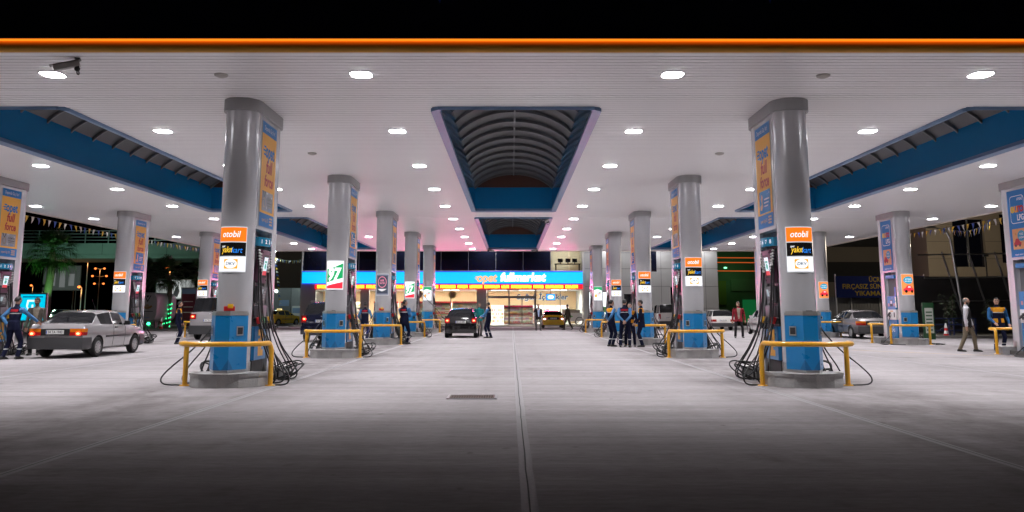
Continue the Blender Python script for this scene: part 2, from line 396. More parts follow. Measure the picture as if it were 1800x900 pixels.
# ------------------------------------------------------------------ ceiling lamps
LX = [-19.0, -13.57, -8.14, -2.73, 2.73, 8.14, 13.57, 19.0]
LXN = ['along the left canopy edge', 'outside the left skylights', 'beside the left skylights', 'on the left of the centre skylights',
       'on the right of the centre skylights', 'beside the right skylights', 'outside the right skylights', 'along the right canopy edge']
ORD = ['first', 'second', 'third', 'fourth', 'fifth', 'sixth', 'seventh', 'eighth', 'ninth', 'last']
ad = bpy.data.lights.new('downlight_light', 'AREA'); ad.shape = 'DISK'; ad.size = .34; ad.energy = LAMP_W; ad.spread = LAMP_SPREAD; ad.color = LAMP_COL
def lamp_proto():
    t = thing('ceiling_lamp', 'x', 'ceiling lamp')
    mb = MB()
    def rr(r, n=40): return [(r*math.copysign(abs(math.cos(a))**.62, math.cos(a)), r*math.copysign(abs(math.sin(a))**.62, math.sin(a))) for a in [2*PI*i/n for i in range(n)]]
    prof = [(rr(.207), .004), (rr(.206), -.014), (rr(.185), -.017), (rr(.183), .002)]
    mb.add([(x, y, z) for pl, z in prof for x, y in pl], [(r*40+i, r*40+(i+1) % 40, (r+1)*40+(i+1) % 40, (r+1)*40+i) for r in range(3) for i in range(40)])
    mb.build('frame', mat('lamp_frame_grey', (.7, .7, .71), .4, .1), t)
    mb = MB(); mb.prism(rr(.177), -.022, .0015); mb.build('diffuser', emi('lamp_diffuser', (1, .98, 1), 42.0, (.8, .8, .8)), t)
    l = bpy.data.objects.new('lamp_light', ad); C.objects.link(l); l.parent = t; l.location = (0, 0, -.04)
    return t
LP = lamp_proto(); first = True
for i, x in enumerate(LX):
    for j in range(10):
        y = 14.03+4.63*j
        px = 900+1450*(x+.1)/y
        if px < -60 or px > 1860:
            if y < 13: continue
        place(LP, not first, (x, y, HC-.001), 0, f'square downlight, {ORD[j]} from the front, lamp line {LXN[i]}', 'square downlights in the canopy ceiling'); first = False
# smoke detectors
def detector(x, y, label):
    mb = MB(); mb.lathe([(0, -.055), (.06, -.05), (.11, -.03), (.12, .0)], 20); o = mb.build('smoke_detector', mat('detector_plastic', (.45, .43, .40), .5)); o.location = (x, y, HC)
    tag(o, label, 'smoke detector', 'round detectors under the canopy')
for (x, y, l) in ((-5.2, 14.07, 'round beige detector on white ceiling left of the front pillars, by the orange edge'), (5.4, 14.1, 'round beige detector on white ceiling right of the front pillars, by the orange edge'),
                  (-5.35, 21.4, 'round detector on ceiling behind the big front pillar on the left'), (5.4, 21.4, 'round detector on ceiling behind the big front pillar on the right')): detector(x, y, l)
# cctv cameras
def cctv(x, y, rz, label, s=1.0):
    t = thing('security_camera', label, 'camera', (x, y, HC), rz, 'security cameras under the canopy')
    mb = MB(); mb.box(-.09, .09, -.05, .05, -.02, -.001); mb.box(-.03, .03, -.03, .03, -.20, -.02); mb.ell((0, 0, -.21), (.055, .055, .055)); mb.build('mount', PLASTIC, t)
    rot = Matrix.Translation((0, -.02, -.11)) @ Matrix.Rotation(R(18), 4, 'X')
    mb = MB(); mb.box(-.055, .055, -.42, .06, -.06, .05, 0, rot, .012); mb.build('housing', mat('camera_housing', (.40, .38, .36), .4), t)
    mb = MB(); mb.box(-.07, .07, -.48, .08, .052, .066, 0, rot); mb.build('sunshield', mat('camera_shield', (.10, .08, .07), .3), t)
    mb = MB(); mb.box(-.045, .045, -.425, -.421, -.05, .04, 0, rot); mb.build('lens', PLASTIC, t)
    mb = MB(); mb.tube([(.0+.085*math.cos(a), .02+.01*math.sin(2*a), -.24+.085*math.sin(a)) for a in [2*PI*i/20 for i in range(21)]], .012, 6); mb.build('cable', BLACK, t)
    t.scale = (s, s, s)
cctv(-7.24, 13.15, R(-70), 'black and silver camera with a cable loop hanging by the orange edge', .82)
cctv(-1.62, 55.0, R(60), 'small dark camera under the far centre skylight, on the cash window side', .9)
cctv(1.62, 55.0, R(-60), 'small dark camera under the far centre skylight, above the taxi side', .9)
cctv(1.55, 36.9, R(-30), 'small dark camera at the corner of the second centre skylight', .9)
# ------------------------------------------------------------------ pump islands
S0, S1, RC = 0.0, 1.42, .325     # centres of the two round columns, their radius
def half_ell(rx, ry, cy0, sgn, n=7):
    return [(rx*math.cos(a), cy0+sgn*ry*math.sin(a)) for a in [PI*i/n for i in range(n+1)]]
def poster(mp, kind, parent):      # u along the poster (0..1.0), v height
    U, V0, V1 = .98, 3.06, 5.18
    if kind == 'lpg':
        m = MB(); m.flat(mp, rect(0, U, V0, V1), 0, .004)
        p = m.build('poster', PBLUE, parent, 0)
        m = MB(); q = rect(.14, .84, 4.15, 4.98)
        # rounded white outline
        def rr(x0, x1, y0, y1, r): return [(x1-r+r*math.cos(a), y1-r+r*math.sin(a)) for a in [PI/2*i/5 for i in range(6)]]+[(x0+r+r*math.cos(a), y1-r+r*math.sin(a)) for a in [PI/2+PI/2*i/5 for i in range(6)]]+[(x0+r+r*math.cos(a), y0+r+r*math.sin(a)) for a in [PI+PI/2*i/5 for i in range(6)]]+[(x1-r+r*math.cos(a), y0+r+r*math.sin(a)) for a in [1.5*PI+PI/2*i/5 for i in range(6)]]
        m.flat(mp, poly(rr(.13, .86, 4.12, 5.0, .12)), 0, .007); m.flat(mp, poly(rr(.15, .84, 4.14, 4.98, .11)), 1, .010)
        for b, u, h, c in (('e', .24, .40, 2), ('u', .43, .40, 3), ('r', .575, .40, 4), ('o', .72, .40, 4)): m.flat(mp, tx(b, u, 4.60, h, None, .035), c, .013)
        m.flat(mp, tx('LPG', .64, 4.29, .26, .34, .03), 0, .013); m.flat(mp, tx('AYGAZ', .66, 4.88, .12, .30, .02, .2), 0, .013)
        m.flat(mp, tx('aygaz euro LPG', .5, 3.14, .07, .6, .01), 0, .008)
        m.build('lettering', [WHITE, PBLUE, mat('poster_yellow', (.75, .5, .03), .3), mat('poster_amber', (.75, .3, .03), .3), PRED], p, 0)
        m = MB(); m.flat(mp, rect(.14, .86, 3.30, 3.95), 0, .007); m.flat(mp, oval(.60, 3.72, .20, .17), 1, .010)
        m.flat(mp, poly([(.2, 3.42), (.55, 3.42), (.58, 3.5), (.5, 3.54), (.44, 3.64), (.3, 3.64), (.24, 3.54), (.19, 3.5)]), 2, .010)
        m.flat(mp, oval(.28, 3.42, .045, .045), 3, .012); m.flat(mp, oval(.49, 3.42, .045, .045), 3, .012)
        m.flat(mp, tx('YAZ', .6, 3.77, .09, .2), 4, .012); m.flat(mp, tx('KAZAN', .6, 3.66, .09, .26), 4, .012)
        m.build('advert_picture', [mat('advert_orange', (.70, .33, .12), .3), mat('advert_teal', (.02, .30, .50), .3), PRED, PLASTIC, WHITE], p, 0)
        return
    m = MB(); m.flat(mp, rect(0, U, V0+.27, V1-.24), 0, .004); m.flat(mp, rect(0, U, V1-.24, V1), 1, .004); m.flat(mp, rect(0, U, V0, V0+.27), 1, .004)
    p = m.build('poster', [ORANGE, PBLUE], parent, 0)
    m = MB()
    m.flat(mp, tx('Deponda Güç Var!', .49, V1-.12, .135, .72, .01), 2, .007)
    for s in logo_prongs(.30, 4.60, .27): m.flat(mp, xf(s, 0, 0), 0, .007)
    m.flat(mp, tx('opet', .54, 4.60, .40, .60, .03), 0, .008)
    m.flat(mp, tx('full', .53, 4.28, .36, .40, .03, .12), 1, .007); m.flat(mp, tx('force', .54, 3.99, .33, .58, .03, .12), 1, .007)
    m.flat(mp, tx('opet', .26, 3.20, .10, .2, .01), 3, .007); m.flat(mp, tx('bilgi 555', .50, 3.20, .11, .22, .0), 3, .007)
    m.flat(mp, rect(.68, .88, 3.24, 3.275), 3, .007); m.flat(mp, rect(.68, .88, 3.18, 3.215), 3, .007); m.flat(mp, rect(.68, .88, 3.12, 3.155), 3, .007)
    m.build('lettering', [PBLUE, PRED, PTXT, PORN], p, 0)
    m = MB()
    if kind == 'medal':
        m.flat(mp, rect(.12, .86, 3.38, 3.78), 0, .007)
        m.flat(mp, poly([(.20, 3.78), (.27, 3.66), (.24, 3.66), (.15, 3.78)]), 2, .010); m.flat(mp, poly([(.36, 3.78), (.29, 3.66), (.26, 3.66), (.32, 3.78)]), 2, .010)
        m.flat(mp, oval(.275, 3.55, .095, .11), 1, .010); m.flat(mp, oval(.275, 3.55, .06, .075), 0, .012)
        m.flat(mp, tx('OLİMPİK', .63, 3.64, .08, .34, .01), 2, .010); m.flat(mp, rect(.48, .80, 3.55, 3.57), 2, .010); m.flat(mp, rect(.5, .78, 3.5, 3.515), 2, .010); m.flat(mp, tx('opet', .66, 3.44, .07, .16), 3, .010)
        m.build('advert_picture', [PSILV, mat('medal_bronze', (.28, .20, .13), .3, .5), PLASTIC, PBLUE], p, 0)
    else:
        m.flat(mp, rect(.14, .86, 3.36, 3.82), 0, .007)
        m.flat(mp, poly([(.2, 3.44), (.3, 3.42), (.38, 3.5), (.34, 3.6), (.37, 3.7), (.3, 3.76), (.26, 3.66), (.29, 3.56), (.22, 3.52)]), 1, .010)
        for k in range(3): m.flat(mp, rect(.46, .80-.05*k, 3.62-.07*k, 3.65-.07*k), 2, .010)
        m.flat(mp, tx('e', .8, 3.76, .10), 2, .010)
        m.build('advert_picture', [mat('advert_blue', (.02, .22, .55), .25), PORN, PTXT], p, 0)

def pillar_proto(kind):
    t = thing('island_pillar', 'x', 'canopy pillar')
    m = MB(); pl = half_ell(.73, .76, -.02, -1, 6); m.prism(pl, 0, .20); m.prism([(x*1.03, y*1.03) for x, y in pl], .20, .25)
    m.build('plinth', CONC, t, 8); m = MB(); pl = half_ell(.73, .76, 1.44, 1, 6); m.prism(pl, 0, .20); m.prism([(x*1.03, y*1.01) for x, y in pl], .20, .25)
    m.build('plinth', CONC, t, 8)
    m = MB(); m.box(-.5, .5, -.02, 1.44, 0, .13); m.build('kerb_block', DCONC, t)
    for yy in (S0, S1):
        m = MB(); m.lathe([(RC, .25), (RC, 5.30)], 40, 0, (0, yy, 0)); c = m.build('column', SILVER, t, 60)
        m = MB(); m.lathe([(RC+.012, .25), (RC+.012, .42), (RC, .425)], 40, 0, (0, yy, 0)); m.build('base_ring', STEEL, c, 60)
    m = MB(); m.box(-.318, .318, S0+.1, S1-.1, 2.98, 5.30); m.build('header_box', SILVER, t)
    m = MB(); m.box(-.10, .10, S0+.3, S1-.2, .13, 2.98); m.build('spine_wall', mat('spine_grey_blue', (.16, .17, .21), .45, .2), t)
    m = MB()
    for sx in (-1, 1):
        a, b = sorted((sx*.318, sx*.24)); m.box(a, b, S1-.24, S1-.06, .13, 2.98)
    m.build('edge_strip', SILVER, t)
    n = 14; cap = [( (RC+.05)*math.cos(a), -(RC+.05)*math.sin(a)+S0) for a in [PI*i/n for i in range(n+1)]]+[((RC+.05)*math.cos(PI+PI*i/n), S1-(RC+.05)*math.sin(PI+PI*i/n)) for i in range(n+1)]
    m = MB(); m.prism(cap, 5.27, 5.499); m.build('cap', mat('cap_grey', (.36, .36, .365), .45, .3), t, 30)
    poster(plane_map((.322, S0+.22, 0), (0, 1, 0), (0, 0, 1)), kind, t)
    poster(plane_map((-.322, S1-.22, 0), (0, -1, 0), (0, 0, 1)), kind, t)
    if kind == 'lpg':
        m = MB()
        for sx in (1, -1):
            for (mp, d) in ((plane_map((sx*.322, S0+.05 if sx > 0 else S1-.05, 0), (0, sx, 0), (0, 0, 1)), .004),):
                for u in ((-.02, .14) if 0 else (1.10, 1.22)), : m.flat(mp, rect(u[0], u[1], 1.95, 2.35), 0, d); m.flat(mp, rect(u[0], u[1], 1.5, 1.95), 1, d); m.flat(mp, xf(text('95'), (u[0]+u[1])/2, 1.75, .11), 2, d+.003)
        m.build('price_strip', [mat('strip_blue', (.05, .15, .55), .3), WHITE, PLASTIC], t, 0)
    return t

def hose(m, pts, r=.0135, n=7): m.tube(catmull(pts, 7), r, n)
def nozzle(parent, x, y, z, guard, sx):
    m = MB()
    rot = Matrix.Translation((x, y, z)) @ Matrix.Rotation(sx*R(-16), 4, 'Y')
    m.box(-.035, .035, -.032, .032, -.10, .12, 0, rot, .015)                 # body and hand grip
    m.tube([rot @ Vector(p) for p in ((-sx*.0, 0, .10), (-sx*.06, 0, .16), (-sx*.12, 0, .15))], .014, 8, 1)   # spout up into its boot
    m.tube([rot @ Vector(p) for p in ((sx*.03, 0, .08), (sx*.075, 0, .02), (sx*.06, 0, -.08), (sx*.02, 0, -.10))], .008, 6, 0)   # lever guard
    nz = m.build('nozzle', [PLASTIC, STEEL], parent)
    m = MB(); m.box(-.055, .055, -.05, .05, .01, .15, 0, rot, .03); m.build('scuff_guard', guard, nz, 60)
def pump_proto(variant):
    t = thing('fuel_pump', 'x', 'fuel pump')
    rr = random.Random(40+variant)
    m = MB(); m.box(-.235, .235, .40, 1.06, .13, 2.0); m.build('cabinet', PLASTIC, t)
    m = MB(); m.box(-.26, .26, .37, 1.09, .131, .42); m.build('skirt', mat('stained_skirt', (.07, .068, .068), .6, .1, .6, 7), t)
    for sx in (-1, 1):
        a, b = sorted((sx*.235, sx*.30)); m = MB(); m.box(a, b, .36, 1.10, .43, 1.08); pn = m.build('blue_panel', BLUE, t)
        mp = plane_map((sx*.30, .36 if sx > 0 else 1.10, 0), (0, sx, 0), (0, 0, 1)); m = MB()
        m.flat(mp, poly([(.22, .50), (.56, .50), (.56, .62), (.44, .62), (.44, .68), (.56, .68), (.56, 1.02), (.22, 1.02), (.22, .90), (.34, .90), (.34, .84), (.22, .84)]), 0, .004)
        m.flat(mp, rect(.34, .45, .72, .80), 1, .006); m.build('emblem', [mat('emblem_orange', (.75, .36, .03), .35), BLUE], pn, 0)
        # display head, leaning out at the top
        rot = Matrix.Translation((sx*.27, 0, 2.27)) @ Matrix.Rotation(sx*R(7), 4, 'Y')
        m = MB(); m.box(-.06, .06, .46, .98, -.33, .33, 0, rot, .012); hd = m.build('display_head', PURPLE, t)
        x = sx*.0605; y0, y1 = (.56, .90)
        mp = plane_map(rot @ Vector((x, y0 if sx > 0 else y1, 0)), rot.to_3x3() @ Vector((0, sx, 0)), rot.to_3x3() @ Vector((0, 0, 1)))
        m = MB(); m.flat(mp, rect(-.02, .36, -.22, .24), 0, .002)
        m.flat(mp, rect(.06, .30, -.17, .19), 1, .004); m.flat(mp, rect(.06, .30, -.17, -.08), 2, .006); m.flat(mp, rect(.10, .26, .08, .12), 3, .006); m.flat(mp, oval(.18, .01, .06, .06), 3, .006)
        m.build('screen', [PLASTIC, emi('pump_screen_white', (.75, .9, 1), .85), emi('pump_screen_red', (.9, .08, .1), .5), emi('pump_screen_green', (.1, .5, .35), .5)], hd, 0)
        m = MB()
        for (yy, zz) in ((.50, .27), (.94, .27), (.50, -.27), (.94, -.27)): m.lathe([(0, .07 if sx > 0 else -.07), (.02, .066*sx), (.02, .055*sx)], 10, 0, tuple(rot @ Vector((0, yy, zz)) - rot @ Vector((0, 0, 0)) + rot @ Vector((0, 0, 0))), 'x')
        m.build('bolt', PLASTIC, hd)
        rot = Matrix.Translation((sx*.26, 0, 1.70)) @ Matrix.Rotation(sx*R(10), 4, 'Y')
        m = MB(); m.box(-.05, .05, .50, .94, -.16, .17, 0, rot, .01); cr = m.build('card_reader', GREY, t)
        mp = plane_map(rot @ Vector((sx*.0505, .55 if sx > 0 else .89, 0)), (0, sx, 0), rot.to_3x3() @ Vector((0, 0, 1)))
        m = MB(); m.flat(mp, rect(.03, .16, -.02, .12), 0, .002)
        for i in range(3):
            for j in range(4): m.flat(mp, rect(.20+.045*i, .235+.045*i, -.10+.05*j, -.065+.05*j), 1, .002)
        m.flat(mp, rect(.02, .15, -.10, -.085), 2, .002); m.build('keypad', [emi('reader_screen', (.6, .75, .8), .35), mat('pale_keys', (.45, .45, .45), .4), PLASTIC], cr, 0)
        m = MB(); m.box(*sorted((sx*.235, sx*.33)), .46, .98, 1.27, 1.49, 0, None, .012); hs = m.build('nozzle_rack', GREY, t)
        m = MB()
        for k in range(5): m.box(*sorted((sx*.30, sx*.342)), .49+.10*k, .55+.10*k, 1.15, 1.27)
        m.build('boot', PLASTIC, hs)
        for (yy, g) in ((.44, RED), (.60, GREEN if variant == 0 else PLASTIC), (.80, PLASTIC), (.98, YELP)): nozzle(t, sx*.375, yy, 1.12, g, sx)
        # hoses: spring collar at the top, down, a loop on the ground, up to its nozzle
        for k, (yy, zt) in enumerate(((.37, 2.62), (.42, 2.55), (.52, 2.50), (.88, 2.50), (1.00, 2.58), (1.06, 2.62))):
            ox = sx*(.30+.02*(k % 2)); out = sx*rr.uniform(.62, .95); dy = (-.55 if k < 3 else .35)*rr.uniform(.4, 1.1)
            if k == 0: out = sx*1.18; dy = -.72
            ny = (.44, .44, .60, .80, .98, .98)[k]
            m = MB()
            m.tube([(ox, yy, zt), (ox+sx*.015, yy, zt-.12), (ox+sx*.03, yy+dy*.05, zt-.42)], .017, 8, 0)
            for q in range(6): z = zt-.03-.055*q; m.lathe([(.019, z), (.031, z-.008), (.031, z-.034), (.019, z-.042)], 10, 1, (ox+sx*.012*(1+q*.3), yy, 0))
            ao = abs(out); gx = lambda q: sx*(.42+(ao-.42)*q)
            hose(m, [(ox+sx*.03, yy+dy*.05, zt-.42), (ox+sx*.06, yy+dy*.10, 1.75), (gx(.04), yy+dy*.22, 1.15), (gx(.40), yy+dy*.50, .70), (gx(.82), yy+dy*.82, .36), (gx(1.0), yy+dy*.98, .17), (gx(.96), yy+dy*1.0, .055), (gx(.72), yy+dy*.85, .018),
                     (gx(.35), ny+(yy+dy*.6-ny)*.7, .02), (sx*.60, ny+.03, .30), (sx*.45, ny, .75), (sx*.39, ny, 1.02)], .0145)
            m.build('hose', [BLACK, STEEL], t, 60)
    for sx in (-1, 1):      # slack coils lying against the rear plinth
        for q in range(2):
            cx_, cy_ = sx*(.66+.08*q), 1.05+.16*q; m = MB(); ph = rr.uniform(0, 6)
            hose(m, [(sx*.36, .95, .9), (sx*.46, 1.0, .4)]+[(cx_+sx*.30*math.cos(ph+a_), cy_+.16*math.sin(ph+a_), .20+.17*math.sin(ph+a_+.6)) for a_ in [PI*2*i/9 for i in range(12)]]+[(sx*.5, 1.15, .16)], .0145)
            m.build('hose', BLACK, t, 60)
    m = MB(); m.box(-.12, .12, .36, .48, 1.0, 2.66); m.box(-.12, .12, .98, 1.10, 1.0, 2.66); m.box(-.2, .2, .36, 1.10, 2.62, 2.66); m.build('hose_tower', PLASTIC, t)
    # curved blue top band with white numerals
    n = 10; arc = [(.30+.12*math.sin(PI*i/n), .33+.80*i/n) for i in range(n+1)]; pl = arc+[(-x, y) for x, y in reversed(arc)]
    m = MB(); m.prism(pl, 2.66, 2.84); tp = m.build('top_band', mat('top_band_blue', (.01, .20, .36), .25, 0, .05, 3, coat=.4), t, 30)
    m = MB()
    for sx in (-1, 1):
        for k, ch in enumerate('12345678'[:6] if sx > 0 else '876543'):
            yy = .42+.62*k/5; xx = .30+.12*math.sin(PI*(yy-.33)/.8); slope = .12*PI/.8*math.cos(PI*(yy-.33)/.8)
            mp = plane_map((sx*xx, yy, 2.75), (sx*slope*sx, sx, 0) if sx > 0 else (slope, -1, 0), (0, 0, 1)) if sx > 0 else plane_map((-xx, yy, 2.75), (slope, -1, 0), (0, 0, 1))
            m.flat(mp, tx(ch, 0, 0, .11), 0, .006)
    m.build('numeral', emi('numeral_white', (.8, .9, 1), .6), tp, 0)
    return t

def gas_pump_proto():
    t = thing('gas_pump', 'x', 'gas pump')
    m = MB(); m.box(-.27, .27, .34, 1.08, .13, 1.0); lo = m.build('blue_panel', BLUE, t)
    m = MB(); m.box(-.29, .29, .34, 1.08, 1.0, 1.42); wp = m.build('white_panel', WHITE, t)
    m = MB(); m.box(-.28, .28, .34, 1.08, 1.42, 1.98); dp = m.build('display_box', BLUE, t)
    m = MB(); m.box(-.2, .2, .36, 1.06, 1.98, 2.72); m.build('dark_recess', mat('recess_grey', (.10, .10, .11), .5), t)
    m = MB(); m.box(-.30, .30, .32, 1.10, 2.72, 2.86); m.build('top_band', BLUE, t)
    for sx in (-1, 1):
        def mp_(x): return plane_map((sx*x, .34 if sx > 0 else 1.08, 0), (0, sx, 0), (0, 0, 1))
        m = MB(); m.flat(mp_(.28), rect(.25, .48, 1.55, 1.82), 0, .003); m.flat(mp_(.28), rect(.28, .45, 1.66, 1.79), 1, .006); m.flat(mp_(.28), rect(.08, .18, 1.56, 1.68), 2, .003); m.flat(mp_(.28), rect(.56, .66, 1.56, 1.68), 2, .003)
        m.build('screen', [PLASTIC, emi('gas_screen', (.5, .55, .7), .5), mat('salmon_pad', (.6, .25, .2), .4)], dp, 0)
        m = MB(); m.flat(mp_(.29), rect(.08, .18, 1.10, 1.30), 0, .003); m.flat(mp_(.29), rect(.54, .64, 1.10, 1.30), 0, .003)
        for k in range(3): m.flat(mp_(.29), rect(.25+.09*k, .31+.09*k, 1.32, 1.38), 1, .003)
        m.build('button', [PLASTIC, mat('orange_button', (.7, .3, .05), .4)], wp, 0)
        m = MB(); m.flat(mp_(.27), tx('LPG', .37, .55, .18, .32, .02), 0, .003); m.flat(mp_(.27), rect(.30, .44, .66, .84), 1, .003); m.build('lettering', [WHITE, mat('gas_badge', (.30, .32, .6), .4)], lo, 0)
        m = MB(); rot = Matrix.Translation((sx*.36, .86, 1.22)) @ Matrix.Rotation(R(-25), 4, 'X'); m.box(-.03, .03, -.16, .12, -.035, .035, 0, rot, .012); m.tube([rot @ Vector((0, .12, 0)), rot @ Vector((-sx*.02, .2, 0))], .028, 8); m.build('nozzle', PLASTIC, t)
        m = MB(); hose(m, [(sx*.36, .72, 1.15), (sx*.52, .55, .85), (sx*.62, .2, .35), (sx*.9, -.2, .04), (sx*1.25, -.45, .03), (sx*1.1, .2, .035), (sx*.75, .75, .03), (sx*.45, .8, .25), (sx*.29, .8, .4)], .018); m.build('hose', BLACK, t, 60)
        m = MB(); hose(m, [(sx*.30, .5, .3), (sx*.6, .1, .05), (sx*1.0, -.6, .03), (sx*.6, -1.0, .03), (sx*.9, -.3, .035), (sx*.5, .2, .04)], .014); m.build('hose', BLACK, t, 60)
    return t

def kiosk_proto():
    t = thing('pay_kiosk', 'x', 'kiosk')
    a, s, d = .135, .345, .34      # front half-width, back half-width
    y0, y1 = -RC-.30, -RC+.10
    pl = [(-s, y1), (-a, y0), (a, y0), (s, y1)]
    m = MB(); m.prism(pl, .31, 1.30); m.build('casing', BLUE, t, 20)
    m = MB(); m.prism([(x*.96, y*.985) for x, y in pl], .25, .31); m.build('foot', STEEL, t, 20)
    m = MB(); m.prism([(x*1.02, y*1.008) for x, y in pl], 1.30, 1.355); m.prism([(x*.94, y*.98) for x, y in pl], 1.355, 1.38); ld = m.build('lid', mat('lid_grey', (.30, .30, .29), .4, .4), t, 20)
    m = MB(); m.box(-.02, .09, y0+.12, y0+.15, 1.38, 1.39); m.build('slot', PLASTIC, ld)
    facetri = MB()
    for sx in (-1, 1):
        dx, dy = (s-a), (y1-y0); ln = math.hypot(dx, dy)
        mp = plane_map((a, y0, 0), (dx, dy, 0), (0, 0, 1)) if sx > 0 else plane_map((-s, y1, 0), (dx, -dy, 0), (0, 0, 1))
        c = ln*.55 if sx > 0 else ln*.45
        m = MB(); m.flat(mp, rect(c-.085, c+.085, .93, 1.10), 0, .012); m.flat(mp, rect(c-.062, c+.062, .955, 1.078), 1, .015)
        m.build('screen', [STEEL, PLASTIC], t, 0)
        facetri.flat(mp, poly([(0, .31), (.13, .31), (0, .5)]) if sx > 0 else poly([(ln, .31), (ln, .5), (ln-.13, .31)]), 0, .003)
        m = MB(); m.flat(mp, rect(c-.03, c+.03, .80, .815), 0, .003); m.flat(mp, rect(c-.03, c-.022, .75, .80), 0, .003); m.build('symbol', PTXT, t, 0)
    mp = plane_map((-a, y0, 0), (1, 0, 0), (0, 0, 1)); facetri.flat(mp, poly([(0, .31), (.12, .31), (0, .5)]), 0, .003); facetri.flat(mp, poly([(2*a-.12, .31), (2*a, .31), (2*a, .5)]), 0, .003)
    facetri.build('facet', mat('facet_dark_blue', (.01, .12, .30), .35), t, 0)
    return t

def rail_proto():
    t = thing('guard_rail', 'x', 'guard rail'); hw, h, r = .80, .79, .046
    pts = [(-hw, 0, 0), (-hw, 0, h-.15)]
    pts += [(-hw+.02*math.sin(a), -.15*(1-math.cos(a)), h-.15+.15*math.sin(a)) for a in [PI/2*i/6 for i in range(1, 7)]]
    pts += [(-hw+.03, -.30, h), (-hw+.07, -.44, h), (-hw+.15, -.57, h), (-hw+.27, -.655, h), (-hw+.43, -.70, h), (-.15, -.72, h), (0, -.725, h)]
    pts += [(-p[0], p[1], p[2]) for p in reversed(pts[:-1])]
    m = MB(); m.tube(pts, r, 14); m.build('rail', YELLOW, t, 60)
    for sx in (-1, 1):
        m = MB(); m.lathe([(0, .02), (.085, .018), (.095, .001)], 20, 0, (sx*hw, 0, 0)); m.build('base_plate', YELLOW, t)
    return t

